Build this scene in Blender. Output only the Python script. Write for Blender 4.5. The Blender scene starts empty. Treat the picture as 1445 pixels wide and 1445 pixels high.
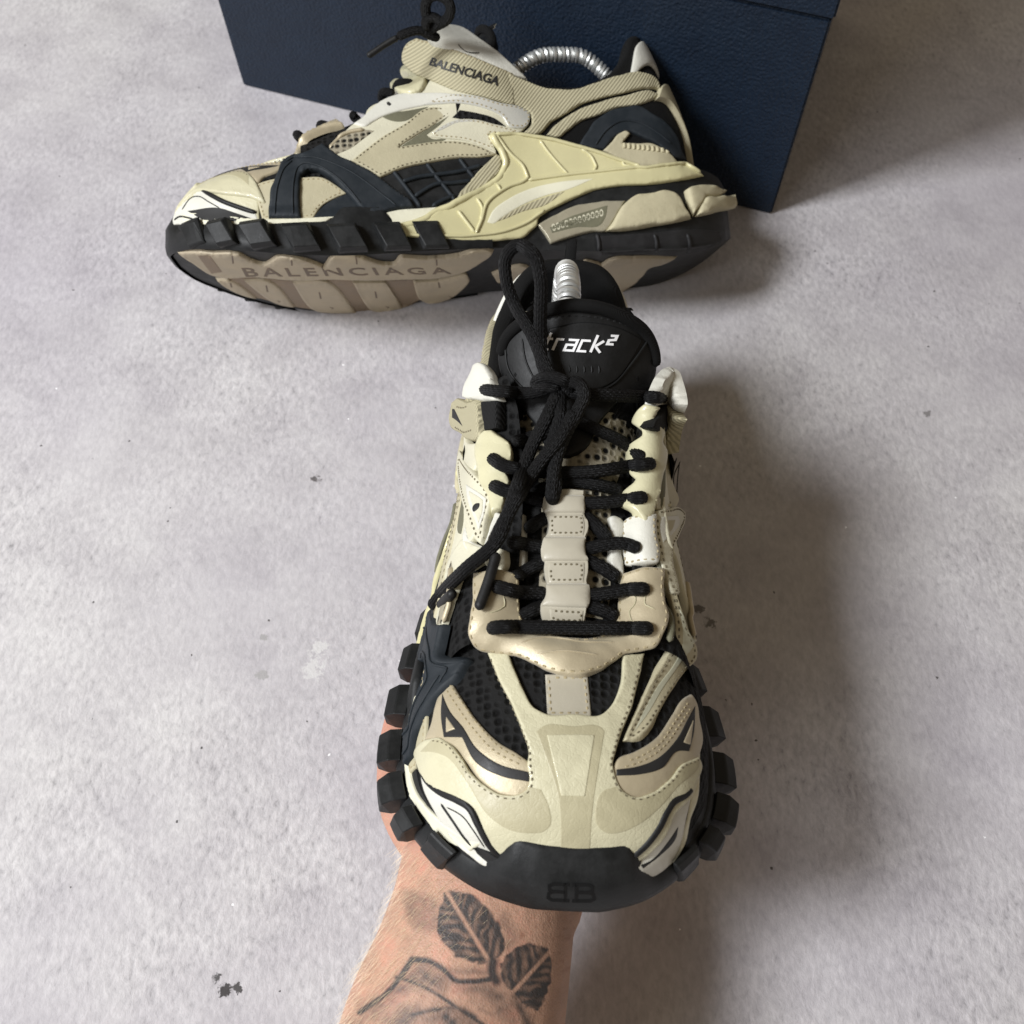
import bpy, bmesh, math, random
import numpy as np
from mathutils import Vector, Matrix
from mathutils.bvhtree import BVHTree
from mathutils.geometry import delaunay_2d_cdt

sc = bpy.context.scene
COL = sc.collection
# ------------------------------------------------------------------ camera, world, light, exposure
FP, CP = 1340.0, 722.5                       # focal length and centre of the photograph in its pixels
HEIGHT = 0.490                               # camera above the floor (m)
CAM_AXES = np.array([[0.99993, -0.00555, -0.0105], [0.0, -0.88417, 0.46716], [-0.01188, -0.46713, -0.88411]])
cam = bpy.data.cameras.new('camera')
camo = bpy.data.objects.new('camera', cam)
COL.objects.link(camo)
cam.sensor_width = 36.0
cam.lens = 36.0 * FP / 1445.0
cam.clip_start = 0.01
cam.clip_end = 50
cam.dof.use_dof = True
cam.dof.focus_distance = 0.40
cam.dof.aperture_fstop = 16
_r, _d, _f = CAM_AXES[:, 0], CAM_AXES[:, 1], CAM_AXES[:, 2]
camo.matrix_world = Matrix(((_r[0], -_d[0], -_f[0], 0), (_r[1], -_d[1], -_f[1], 0), (_r[2], -_d[2], -_f[2], HEIGHT), (0, 0, 0, 1)))
sc.camera = camo

world = bpy.data.worlds.new('World')
sc.world = world
world.use_nodes = True
bg = world.node_tree.nodes['Background']
bg.inputs[0].default_value = (1.0, 0.82, 0.60, 1)
bg.inputs[1].default_value = 0.215


def area(name, loc, target, sx, sy, power, col):
    l = bpy.data.lights.new(name, 'AREA')
    l.shape = 'RECTANGLE'
    l.size, l.size_y, l.energy, l.color = sx, sy, power, col
    o = bpy.data.objects.new(name, l)
    COL.objects.link(o)
    o.location = loc
    o.rotation_euler = (Vector(target) - Vector(loc)).to_track_quat('-Z', 'Y').to_euler()
    return o


area('window_light', (-1.40, -0.08, 1.78), (0.08, 0.28, 0.05), 0.46, 0.56, 62, (0.95, 0.97, 1.0))
area('fill_light', (-1.35, -0.95, 1.35), (0.0, 0.2, 0.0), 0.9, 0.9, 17, (0.93, 0.95, 1.0))  # added broad fill from the window's side, brightens the near left floor

sc.view_settings.view_transform = 'Standard'
sc.view_settings.look = 'None'
sc.view_settings.exposure = 0
sc.view_settings.gamma = 1
sc.view_settings.use_curve_mapping = False

# ------------------------------------------------------------------ helpers
S = 0.01                                     # shoe space is in centimetres
POSE = {                                     # where each shoe stands, seen from the camera (cm)
    'held': (np.array([[-0.01593, 0.99756, 0.06796], [0.63148, 0.06274, -0.77285], [-0.77523, 0.0306, -0.63094]]),
             np.array([2.08572, -3.52335, 56.3886]), -1),
    'back': (np.array([[-0.98716, 0.12001, -0.10539], [0.10014, -0.049, -0.99377], [-0.12443, -0.99156, 0.03636]]),
             np.array([10.63782, -15.32771, 59.67465]), 1)}


def pose_matrix(view):
    R, t, m = POSE[view]
    A = CAM_AXES @ R
    p = CAM_AXES @ t * S + np.array([0, 0, HEIGHT])
    return Matrix([[*A[0], p[0]], [*A[1], p[1]], [*A[2], p[2]], [0, 0, 0, 1]])


def view_ray(view, u, v):
    """line of sight through a photograph point in the canonical (left) shoe's space"""
    R, t, m = POSE[view]
    d = R.T @ np.array([(u - CP) / FP, (v - CP) / FP, 1.0])
    o = R.T @ (-t)
    d = d / np.linalg.norm(d)
    return np.array([o[0], o[1] * m, o[2]]), np.array([d[0], d[1] * m, d[2]])


def cubic(xs, ys, x):
    """monotone cubic interpolation"""
    xs, ys = np.asarray(xs, float), np.asarray(ys, float)
    x = np.clip(np.asarray(x, float), xs[0], xs[-1])
    h = np.diff(xs)
    dl = np.diff(ys) / h
    m = np.zeros(len(xs))
    m[0], m[-1] = dl[0], dl[-1]
    for i in range(1, len(xs) - 1):
        if dl[i - 1] * dl[i] > 0:
            w1, w2 = 2 * h[i] + h[i - 1], h[i] + 2 * h[i - 1]
            m[i] = (w1 + w2) / (w1 / dl[i - 1] + w2 / dl[i])
    i = np.clip(np.searchsorted(xs, x, side='right') - 1, 0, len(xs) - 2)
    t = (x - xs[i]) / h[i]
    return ((1 + 2 * t) * (1 - t) ** 2 * ys[i] + t * (1 - t) ** 2 * h[i] * m[i]
            + t * t * (3 - 2 * t) * ys[i + 1] + t * t * (t - 1) * h[i] * m[i + 1])


def grid_faces(n, m, closed_m=False, off=0):
    f = []
    mm = m if closed_m else m - 1
    for i in range(n - 1):
        for j in range(mm):
            k = (j + 1) % m
            f.append((off + i * m + j, off + i * m + k, off + (i + 1) * m + k, off + (i + 1) * m + j))
    return f


PARTS = []                                   # canonical shoe: dicts of name, verts (cm), faces, material, parent


def part(name, verts, faces, mat, parent=None, smooth=True, uv=None, label=None, kind=None, only=None, col=None):
    p = dict(name=name, v=np.asarray(verts, float), f=faces, mat=mat, parent=parent, smooth=smooth, uv=uv, label=label, kind=kind, only=only, col=col)
    PARTS.append(p)
    return p


def M(name):
    m = bpy.data.materials.get(name)
    if m is None:
        m = bpy.data.materials.new(name)
        m.use_nodes = True
    return m


def simple(name, col, rough=0.6):
    m = M(name)
    b = m.node_tree.nodes['Principled BSDF']
    b.inputs['Base Color'].default_value = (*col, 1)
    b.inputs['Roughness'].default_value = rough
    return m
# ------------------------------------------------------------------ shoe base shape (cm, x to the toe, y to the outer side, z up)
SX = [-3.2, -2.2, -0.6, 1.5, 5, 9, 12, 16, 20, 23, 25.5, 27.5, 29, 30, 30.5]
S_LAT = [0.6, 2.1, 3.4, 4.2, 4.5, 4.5, 4.9, 5.5, 5.9, 6.0, 5.6, 4.8, 3.7, 2.4, 1.1]
S_MED = [0.6, 1.9, 3.1, 3.8, 4.1, 3.9, 4.2, 5.0, 5.7, 5.9, 5.5, 4.7, 3.6, 2.4, 1.1]
S_BOT = [1.5, 0.9, 0.3, 0.0, 0.0, 0.3, 0.5, 0.4, 0.3, 0.5, 1.0, 1.5, 1.95, 2.25, 2.5]
S_TOP = [4.6, 4.9, 5.0, 4.9, 4.6, 4.2, 3.8, 3.3, 2.9, 2.9, 3.1, 3.5, 3.9, 4.1, 4.2]


def sole_dims(x):
    return cubic(SX, S_LAT, x), cubic(SX, S_MED, x), cubic(SX, S_BOT, x), cubic(SX, S_TOP, x)


# upper, front part: dome sections
UX = [9, 11, 13, 15, 17, 19, 21, 23, 25, 26.5, 28, 29.2, 29.9]
U_TOP = [12.4, 12.1, 11.6, 10.7, 9.85, 9.0, 8.15, 7.6, 7.2, 6.9, 6.4, 5.7, 4.7]
U_BASE = [4.2, 3.9, 3.6, 3.3, 3.1, 2.9, 2.8, 2.8, 3.0, 3.2, 3.45, 3.6, 3.8]
U_LAT = [4.1, 4.2, 4.5, 4.85, 5.15, 5.35, 5.5, 5.55, 5.35, 5.0, 4.3, 3.3, 1.8]
U_MED = [3.6, 3.7, 3.9, 4.3, 4.75, 5.1, 5.4, 5.5, 5.3, 4.9, 4.2, 3.2, 1.8]


def smoothstep(a, b, x):
    t = np.clip((x - a) / (b - a), 0, 1)
    return t * t * (3 - 2 * t)


def upper_section(x, t):
    """t -1 inner base .. 0 crest .. 1 outer base"""
    w = np.where(t >= 0, cubic(UX, U_LAT, x), cubic(UX, U_MED, x))
    zb, zt = cubic(UX, U_BASE, x), cubic(UX, U_TOP, x)
    a = np.abs(t)
    th = a * math.pi / 2
    # blend: toe sections are broad ellipses, instep sections are steep roofs with a rounded crest
    k = smoothstep(24, 14, x)
    ye, ze = np.sin(th) ** 0.95, np.cos(th) ** 0.80
    hx = [0, .12, .25, .38, .5, .65, .8, .92, 1.0]
    yr = cubic(hx, [0, .26, .50, .68, .77, .85, .92, .975, 1.0], a)
    zr = cubic(hx, [1, .985, .93, .82, .68, .48, .28, .10, 0], a)
    y = (1 - k) * ye + k * yr
    z = (1 - k) * ze + k * zr
    return np.stack([np.broadcast_to(x, t.shape), np.sign(t) * w * y, zb + (zt - zb) * z], -1)


def upper_front(nx=150, nt=121):
    xs = np.concatenate([np.linspace(10, 28, nx - 40), 28 + 1.9 * np.sin(np.linspace(0.04, 1, 40) * math.pi / 2)])
    t = np.linspace(-1, 1, nt)
    V = np.array([upper_section(np.full(nt, x), t) for x in xs]).reshape(-1, 3)
    return V, grid_faces(nx, nt)


# upper, rear part: plan curves stacked up to the collar line
CX = [-1, 0.6, 1.4, 2.2, 3.2, 4.5, 6.5, 8.5, 10, 11.5, 13, 14]
C_Z = [13.8, 13.8, 13.7, 13.0, 11.4, 10.3, 9.7, 9.9, 10.6, 11.7, 12.5, 12.7]


def rear_point(s, v):
    """s -1..1 from inner front round the heel to outer front, v 0..1 from the sole to the collar line"""
    a = np.abs(s)
    xback = cubic([0, .25, .45, .65, .85, 1.0], [-0.9, -0.85, -0.5, 0.05, 0.7, 1.15], v)
    x = xback + (13.6 - xback) * (0.30 * a + 0.70 * a ** 2.2)
    zc = cubic(CX, C_Z, x)
    zb = cubic(SX, S_TOP, x) - 0.2
    z = zb + (zc - zb) * v
    wl = cubic([-1, 2, 5, 9, 12, 14], [3.5, 3.8, 3.95, 4.1, 4.45, 4.6], x)
    wm = cubic([-1, 2, 5, 9, 12, 14], [3.3, 3.5, 3.7, 3.9, 4.3, 4.4], x)
    w = np.where(s > 0, wl, wm)
    zf = (z - 4) / 9.0
    tap = cubic([0, .3, .55, .8, 1.1], [1.03, 1.0, .96, .93, .90], zf)
    tap = tap + (1.0 - tap) * smoothstep(7.5, 12, x)
    u = np.clip((x - xback) / 3.4, 0, 1)
    y = np.sign(s) * w * tap * np.sqrt(np.clip(1 - (1 - u) ** 2.6, 0, 1))
    return np.stack([x, y, z], -1)


def upper_rear(ns=161, nv=60):
    s = np.linspace(-1, 1, ns)
    V = [rear_point(s, np.full(ns, v)) for v in np.linspace(0, 1, nv)]
    # rolled, padded rim and the inner wall
    top = V[-1]
    tang = np.gradient(top, axis=0)
    inn = np.stack([-tang[:, 1], tang[:, 0], 0 * s], -1)
    inn /= np.linalg.norm(inn, axis=1)[:, None]
    inn *= -1
    cen = top[:, :2].mean(0)
    if ((np.array([6.0, 0]) - top[ns // 2, :2]) * inn[ns // 2, :2]).sum() < 0:
        inn *= -1
    for k in range(1, 9):
        an = k / 8 * math.pi
        V.append(top + inn * 0.45 * (1 - math.cos(an)) + np.array([0, 0, 0.45 * math.sin(an)]))
    base = V[-1]
    for dz, di in ((0.8, -.15), (1.8, -.1), (3.2, 0.05), (5.0, 0.25), (7.0, .5)):
        q = base + inn * di
        q[:, 2] = np.maximum(base[:, 2] - dz, 4.4)
        V.append(q)
    n = len(V)
    return np.array(V).reshape(-1, 3), grid_faces(n, ns), n


def tongue_surface(nx=70, nt=41):
    """arched tongue riding on the crest of the upper and standing up out of the collar"""
    px = [21.5, 20, 18, 16, 14, 12.8, 12.0, 11.4, 11.0]
    pz = [8.1, 8.75, 9.6, 10.5, 11.5, 12.4, 13.3, 14.3, 15.2]
    q = np.linspace(0, 1, nx)
    k = np.linspace(0, 1, len(px))
    X, Z = cubic(k, px, q), cubic(k, pz, q)
    W = cubic([0, .35, .6, .8, .93, 1], [2.3, 2.4, 2.9, 3.35, 3.2, 2.6], q)
    t = np.linspace(-1, 1, nt)
    dx, dz = np.gradient(X), np.gradient(Z)
    L = np.hypot(dx, dz)
    nxn, nzn = dz / L, -dx / L
    nxn, nzn = np.abs(nxn) * 0 + dz / L, -dx / L
    V = []
    for i in range(nx):
        sag = -(t ** 2) * W[i] * 0.32 - (np.abs(t) ** 4) * W[i] * 0.12
        V.append(np.stack([X[i] + nxn[i] * sag + 0 * t, W[i] * t, Z[i] + nzn[i] * sag], -1))
    return np.array(V).reshape(-1, 3), grid_faces(nx, nt)


def sole_body(nx=140):
    """plain core of the sole: wall with a slight flare"""
    xs = np.concatenate([-3.2 + 2.2 * (1 - np.cos(np.linspace(0, 1, 24) * math.pi / 2)), np.linspace(-0.9, 28, nx - 48),
                         28 + 2.5 * np.sin(np.linspace(0.05, 1, 24) * math.pi / 2)])
    V = []
    prof = [(-1, 0, .985), (-1, .15, 1.03), (-1, .5, 1.02), (-1, 1, .95), (-.45, 1, 1), (0, 1, 0), (.45, 1, 1), (1, 1, .95), (1, .5, 1.02), (1, .15, 1.03), (1, 0, .985), (.4, 0, 1), (0, 0, 0), (-.4, 0, 1)]
    for x in xs:
        wl, wm, b, tp = sole_dims(x)
        for sg, v, w in prof:
            V.append((x, (wl if sg > 0 else wm) * sg * (w if abs(sg) == 1 else 1), b + (tp - b) * v))
    m = len(prof)
    F_ = grid_faces(len(xs), m, True)
    F_ += [tuple(range(m)), tuple(reversed(range((len(xs) - 1) * m, len(xs) * m)))]
    return np.array(V), F_


def bend(p, back=False):
    """the held shoe is flexed a little: toe shorter, heel collar lower"""
    p = np.array(p, float)
    q = p.copy()
    for _ in range(3 if back else 1):
        x, z = q[:, 0], q[:, 2]
        dx = -1.05 * smoothstep(24.5, 30.5, x)
        dz = -1.3 * smoothstep(7, 2, x) * smoothstep(7, 13, z)
        q = np.stack([p[:, 0] - dx, p[:, 1], p[:, 2] - dz], -1) if back else np.stack([p[:, 0] + dx, p[:, 1], p[:, 2] + dz], -1)
    return q


def stay_surface(nx=90, nt=81):
    """the two eyestay flaps: from the inner lace edge over the shoulder down to the sole"""
    kx = [10.2, 11.3, 12.5, 14, 16, 18, 20, 22.5]
    yi = [3.7, 3.45, 3.05, 2.5, 2.25, 2.15, 2.2, 2.3]
    zi = [12.5, 13.0, 12.7, 11.9, 10.85, 9.85, 8.95, 7.95]
    V, Fc = [], []
    for sd in (-1, 1):
        xs = np.linspace(10.2, 22.5, nx)
        off = len(V)
        for x in xs:
            y0, z0 = cubic(kx, yi, x), cubic(kx, zi, x)
            xx = max(x, 9.0)
            w = float(cubic(UX, U_LAT if sd > 0 else U_MED, xx)) + .05
            zb = float(cubic(UX, U_BASE, xx))
            hh = z0 - zb
            q = [0, .12, .28, .5, .75, 1.0]
            ys = [y0, y0 + .30 * (w - y0), y0 + .58 * (w - y0), y0 + .78 * (w - y0), y0 + .92 * (w - y0), w]
            zs = [z0, z0 - .035 * hh, z0 - .14 * hh, z0 - .38 * hh, z0 - .68 * hh, zb]
            t = np.linspace(0, 1, nt)
            for a, b in zip(cubic(q, ys, t), cubic(q, zs, t)):
                V.append((x, sd * a, b))
        fs = grid_faces(nx, nt, off=off)
        Fc += fs if sd < 0 else [tuple(reversed(f)) for f in fs]
    return np.array(V), Fc


BASE = {}
BASE['stay'] = stay_surface()
BASE['front'] = upper_front()
_v, _f2, REAR_N = upper_rear()
BASE['rear'] = (_v, _f2)
BASE['rout'] = (_v, grid_faces(60, 161))
BASE['tongue'] = tongue_surface()
BASE['sole'] = sole_body()
# ------------------------------------------------------------------ tracing outlines onto the shoe's surface
FRAME = {'a': ('held', 560, 640, .33218), 'b': ('held', 500, 880, .38754), 'c': ('held', 580, 320, .3045), 'd': ('held', 560, 640, .13841),
         'e': ('held', 540, 820, .13841), 'f': ('held', 640, 500, .11073), 'g': ('held', 840, 500, .11073), 'h': ('held', 840, 640, .13841),
         'i': ('held', 860, 820, .13841), 'j': ('held', 510, 960, .15225), 'k': ('held', 860, 1000, .20768), 'H': ('held', 0, 0, 1.0),
         'p': ('back', 220, 180, .16609), 'q': ('back', 400, 120, .16609), 'r': ('back', 540, 20, .16609), 's': ('back', 620, 160, .16609),
         't': ('back', 820, 20, .16609), 'u': ('back', 820, 200, .16609), 'v': ('back', 300, 300, .27682), 'B': ('back', 0, 0, 1.0), 'R': ('rear', 0, 0, 100.0)}


def to_px(fr, pts):
    view, ox, oy, k = FRAME[fr]
    return view, np.array([(ox + p[0] * k, oy + p[1] * k) for p in pts], float)


_BVH = {}


def bvh(view, names):
    key = (view, names)
    if key not in _BVH:
        V, Fc, off = [], [], 0
        for n in names.split('+'):
            v, f = BASE[n]
            v = bend(v) if view == 'held' else v
            V.append(v)
            if view == 'back' and n in ('rear', 'rout', 'front', 'stay'):   # only the outer half can be seen from there
                f = [q for q in f if max(v[i][1] for i in q) > -1.2]
            Fc += [tuple(i + off for i in q) for q in f]
            off += len(v)
        _BVH[key] = BVHTree.FromPolygons(np.concatenate(V).tolist(), Fc)
    return _BVH[key]


ALL = 'stay+front+rear+tongue+sole'


def cast(view, px, base=ALL):
    """photograph points -> points on the shoe (still flexed) and the distance along each ray"""
    t = bvh(view, base)
    n = len(px)
    D = np.full(n, np.nan)
    O = np.zeros((n, 3))
    U = np.zeros((n, 3))
    for i in range(n):
        o, d = view_ray(view, px[i][0], px[i][1])
        O[i], U[i] = o, d
        h = t.ray_cast(Vector(o), Vector(d))
        if h[0] is not None:
            D[i] = h[3]
    bad = np.isnan(D)
    if bad.all():
        D[:] = 50
        bad[:] = False
    if bad.any():
        g = np.where(~bad)[0]
        gp = np.asarray(px)[g]
        for i in np.where(bad)[0]:
            j = g[np.argmin(((gp - px[i]) ** 2).sum(1))]
            D[i] = D[j] + 0.25 * math.hypot(*(np.asarray(px[j]) - px[i])) / 30.0
    cast.miss = bad.copy()
    return O, U, D


def poly_fit(px, D, miss, deg):
    """smooth depth over the panel: least squares polynomial, outliers dropped"""
    c, s_ = px.mean(0), px.std(0) + 1e-6
    q = (px - c) / s_
    A = np.stack([q[:, 0] ** i * q[:, 1] ** j for i in range(deg + 1) for j in range(deg + 1 - i)], -1)
    ok = ~miss
    if ok.sum() < A.shape[1] * 2:
        return D
    for _ in range(4):
        w = np.linalg.lstsq(A[ok], D[ok], rcond=None)[0]
        r = D - A @ w
        s0 = np.median(np.abs(r[ok])) * 1.48 + .02
        ok = (~miss) & (np.abs(r) < 2.5 * s0)
    return A @ w


def catmull(P, closed=True, step=2.0, sharp=50):
    P = np.asarray(P, float)
    n = len(P)
    out = []
    rng = range(n if closed else n - 1)

    def corner(i):
        if not closed and (i == 0 or i == n - 1):
            return True
        a, b, c = P[(i - 1) % n], P[i % n], P[(i + 1) % n]
        u, v = b - a, c - b
        cs = np.dot(u, v) / (np.linalg.norm(u) * np.linalg.norm(v) + 1e-9)
        return cs < math.cos(math.radians(sharp))
    cor = [corner(i) for i in range(n)]
    for i in rng:
        p1, p2 = P[i], P[(i + 1) % n]
        L = np.linalg.norm(p2 - p1)

        def tang(j):
            if cor[j % n]:
                return None
            a, b, c = P[(j - 1) % n], P[j % n], P[(j + 1) % n]
            la, lc = np.linalg.norm(b - a), np.linalg.norm(c - b)
            d = (b - a) / max(la, 1e-6) * lc + (c - b) / max(lc, 1e-6) * la
            return d / (np.linalg.norm(d) + 1e-9)
        t1, t2 = tang(i), tang(i + 1)
        ch = (p2 - p1) / max(L, 1e-9)
        t1 = ch if t1 is None else t1
        t2 = ch if t2 is None else t2
        m = max(1, int(round(L / step)))
        for k in range(m):
            s_ = k / m
            h00, h10, h01, h11 = (1 + 2 * s_) * (1 - s_) ** 2, s_ * (1 - s_) ** 2, s_ * s_ * (3 - 2 * s_), s_ * s_ * (s_ - 1)
            out.append(h00 * p1 + h10 * L * t1 + h01 * p2 + h11 * L * t2)
    if not closed:
        out.append(P[-1])
    return np.array(out)


def seg_dist(Q, B):
    A, C = B, np.roll(B, -1, 0)
    best = np.full(len(Q), 1e9)
    for i in range(0, len(Q), 400):
        q = Q[i:i + 400, None, :]
        d = C - A
        t = np.clip(((q - A) * d).sum(-1) / ((d * d).sum(-1) + 1e-12), 0, 1)
        w = q - (A + t[..., None] * d)
        best[i:i + 400] = np.sqrt((w * w).sum(-1)).min(1)
    return best


def inside(Q, B):
    x, y = Q[:, 0], Q[:, 1]
    r = np.zeros(len(Q), bool)
    j = len(B) - 1
    for i in range(len(B)):
        xi, yi, xj, yj = B[i, 0], B[i, 1], B[j, 0], B[j, 1]
        c = ((yi > y) != (yj > y)) & (x < (xj - xi) * (y - yi) / (yj - yi + 1e-12) + xi)
        r ^= c
        j = i
    return r


def inset(B, dist):
    T = np.roll(B, -1, 0) - np.roll(B, 1, 0)
    N = np.stack([-T[:, 1], T[:, 0]], -1)
    N /= np.linalg.norm(N, axis=1)[:, None] + 1e-9
    area2 = (B[:, 0] * np.roll(B[:, 1], -1) - np.roll(B[:, 0], -1) * B[:, 1]).sum()
    if area2 < 0:
        N = -N
    Q = B + N * dist
    ok = inside(Q, B) & (seg_dist(Q, B) > dist * 0.9)
    return Q, ok


def tri_normals(V, F_):
    F_ = np.asarray(F_)
    n = np.cross(V[F_[:, 1]] - V[F_[:, 0]], V[F_[:, 2]] - V[F_[:, 0]])
    N = np.zeros_like(V)
    for k in range(3):
        np.add.at(N, F_[:, k], n)
    return N / (np.linalg.norm(N, axis=1)[:, None] + 1e-12)


def panel(name, fr, pts, T, mat, base=ALL, e=2.6, sp=4.0, stitch=None, smat='thread', span=None, puff=0.0, relax=3, lift=0.0,
          parent=None, label=None, only=None, pitch=None, wrinkle=0.0, on=None, fit=0, clip=False):
    if on is not None and parent is None:
        parent = on
    view, P = to_px(fr, pts)
    Bd = catmull(P, True, {'held': 2.2, 'back': 1.8, 'rear': .7}[view])
    keep = [0]
    for i in range(1, len(Bd)):
        if np.linalg.norm(Bd[i] - Bd[keep[-1]]) > (.25 if view == 'rear' else .6):
            keep.append(i)
    Bd = Bd[keep]
    if view == 'back':
        e, sp = e * 0.75, sp * 0.75
    if view == 'rear':
        e, sp = e * .25, sp * .3
    lo, hi = Bd.min(0), Bd.max(0)
    gx, gy = np.meshgrid(np.arange(lo[0], hi[0], sp), np.arange(lo[1], hi[1], sp * .87))
    gx = gx + (np.arange(gx.shape[0]) % 2)[:, None] * sp / 2
    Q = np.stack([gx.ravel(), gy.ravel()], -1)
    Q = Q[inside(Q, Bd)]
    if len(Q):
        Q = Q[seg_dist(Q, Bd) > e * 1.35]
    rings = []
    for d in (e * .4, e):
        R_, ok = inset(Bd, d)
        R_ = R_[ok]
        kk = []
        for q in R_:
            if not kk or np.linalg.norm(q - kk[-1]) > (.5 if view == 'rear' else 1.3):
                kk.append(q)
        if kk:
            rings.append(np.array(kk))
    allp = np.concatenate([Bd] + rings + ([Q] if len(Q) else []))
    nb = len(Bd)
    edges = [(i, (i + 1) % nb) for i in range(nb)]
    res = delaunay_2d_cdt([Vector(p) for p in allp], edges, [], 1, 1e-4)
    V2 = np.array([tuple(v) for v in res[0]])
    F_ = np.array([tuple(f) for f in res[2] if len(f) == 3])
    cen = V2[F_].mean(1)
    F_ = F_[inside(cen, Bd)]
    if on is not None:
        W = np.array([on_sheet(on, q)[0] for q in V2])
        U = -np.array([on_sheet(on, q)[1] for q in V2])
    elif view == 'rear':
        W = rear_point(V2[:, 0] / 100, V2[:, 1] / 100)
        U = -(W - np.array([6.0, 0, 9.0])) * np.array([1, 1, .3])
    else:
        O, U, D = cast(view, V2, base)
        miss = cast.miss
        if fit:
            D = poly_fit(V2, D, miss, fit)
        if clip and miss.any():
            F_ = F_[~miss[F_].any(1)]
    # relax the depth a little so that panels bridge small steps smoothly
    nbr = [[] for _ in V2]
    for a, b, c in F_:
        nbr[a] += [b, c]
        nbr[b] += [a, c]
        nbr[c] += [a, b]
    for _ in range(relax if on is None and view != 'rear' else 0):
        D = np.array([0.4 * D[i] + 0.6 * np.mean(D[nbr[i]]) if nbr[i] else D[i] for i in range(len(D))])
    if on is None and view != 'rear':
        W = O + U * D[:, None]
        if view == 'held':
            W = bend(W, True)
    N = tri_normals(W, F_)
    if (N * U).sum() > 0:
        F_ = F_[:, ::-1]
        N = -N
    for _ in range(7):
        N = np.array([N[i] + N[nbr[i]].sum(0) if nbr[i] else N[i] for i in range(len(N))])
        N /= np.linalg.norm(N, axis=1)[:, None] + 1e-12
    dist = seg_dist(V2, Bd)
    k = np.clip(dist / e, 0, 1)
    h = lift + T * (0.35 + 0.65 * np.sqrt(np.clip(1 - (1 - k) ** 2, 0, 1)))
    if puff:
        h = h + puff * (1 - np.exp(-dist / (4 * e)))
    if wrinkle:
        q = V2 * 0.05
        h = h + wrinkle * (np.sin(q[:, 0] * 2.1 + 1.3 * np.sin(q[:, 1] * 1.7)) * np.sin(q[:, 1] * 2.6 + np.sin(q[:, 0] * 1.1)))
    top = W + N * h[:, None]
    n = len(top)
    Fl = [tuple(int(i) for i in f) for f in F_]
    cnt = {}
    for f in Fl:
        for a, b in ((f[0], f[1]), (f[1], f[2]), (f[2], f[0])):
            cnt[(a, b)] = 1
    bnd = [(a, b) for a, b in cnt if (b, a) not in cnt]
    bid = sorted({i for e_ in bnd for i in e_})
    loc = {v: n + i for i, v in enumerate(bid)}
    sk = W[bid] + N[bid] * (-0.12)
    Fl += [(b, a, loc[a], loc[b]) for a, b in bnd]
    pr = part(name, np.concatenate([top, sk]), Fl, mat, parent, label=label, only=only)
    pr['sheet'] = (V2, top, N, BVHTree.FromPolygons([(q[0], q[1], 0) for q in V2], [tuple(int(i) for i in f) for f in F_]), F_)
    if stitch:
        stitches(pr, view, Bd, stitch, smat, span, pitch, only)
    return pr


def on_sheet(pr, q):
    V2, top, N, tree, F_ = pr['sheet']
    co, _, idx, _ = tree.find_nearest((float(q[0]), float(q[1]), 0.0))
    f = F_[idx]
    a, b, c = V2[f]
    v0, v1, v2 = b - a, c - a, np.array([co[0], co[1]]) - a
    den = v0[0] * v1[1] - v1[0] * v0[1]
    if abs(den) < 1e-12:
        w = np.array([1, 0, 0.])
    else:
        w1 = (v2[0] * v1[1] - v1[0] * v2[1]) / den
        w2 = (v0[0] * v2[1] - v2[0] * v0[1]) / den
        w = np.array([1 - w1 - w2, w1, w2])
    n = (N[f] * w[:, None]).sum(0)
    return (top[f] * w[:, None]).sum(0), n / (np.linalg.norm(n) + 1e-12)


def stitch_mesh(path3, nrm, pitch, wid, hgt, gap=.35):
    seg = np.linalg.norm(np.diff(path3, axis=0), axis=1)
    s_ = np.concatenate([[0], np.cumsum(seg)])
    V, F_ = [], []
    m = int(s_[-1] / pitch)
    for k in range(m):
        a, b = k * pitch + pitch * gap * .5, (k + 1) * pitch - pitch * gap * .5
        A = np.array([np.interp(a, s_, path3[:, i]) for i in range(3)])
        Bq = np.array([np.interp(b, s_, path3[:, i]) for i in range(3)])
        j = min(np.searchsorted(s_, (a + b) / 2), len(nrm) - 1)
        n = nrm[j]
        t = Bq - A
        L = np.linalg.norm(t)
        if L > pitch * 1.6 or L < 1e-5:
            continue
        sd = np.cross(n, t / L) * wid / 2
        o = len(V)
        c1, c2 = A + (Bq - A) * .25, A + (Bq - A) * .75
        V += [A - n * .02, c1 + sd, c1 + n * hgt, c1 - sd, c2 + sd, c2 + n * hgt, c2 - sd, Bq - n * .02]
        F_ += [(o, o + 1, o + 2), (o, o + 2, o + 3), (o + 1, o + 4, o + 5, o + 2), (o + 2, o + 5, o + 6, o + 3), (o + 7, o + 5, o + 4), (o + 7, o + 6, o + 5)]
    return V, F_


def stitches(pr, view, Bd, dist, smat, span, pitch, only):
    if view == 'back':
        dist = dist * 0.75
    Q, ok = inset(Bd, dist)
    n = len(Q)
    V, F_ = [], []
    for a, b in (span or [(0, 1)]):
        ids = [i for i in range(int(a * n), int(b * n)) if ok[i]]
        if len(ids) < 4:
            continue
        p3, nn = zip(*[on_sheet(pr, Q[i]) for i in ids])
        v, f = stitch_mesh(np.array(p3), np.array(nn), pitch or 0.27, 0.085, 0.035)
        F_ += [tuple(i + len(V) for i in q) for q in f]
        V += v
    if V:
        part('stitching', V, F_, smat, pr, kind='stuff', only=only, smooth=False)


def stitch_line(pr, fr, pts, smat='thread', pitch=0.27, only=None, wid=.085, hgt=.035):
    view, P = to_px(fr, pts)
    L = catmull(P, False, 1.5)
    p3, nn = zip(*[on_sheet(pr, q) for q in L])
    v, f = stitch_mesh(np.array(p3), np.array(nn), pitch, wid, hgt)
    if v:
        part('stitching', v, f, smat, pr, kind='stuff', only=only, smooth=False)


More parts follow.
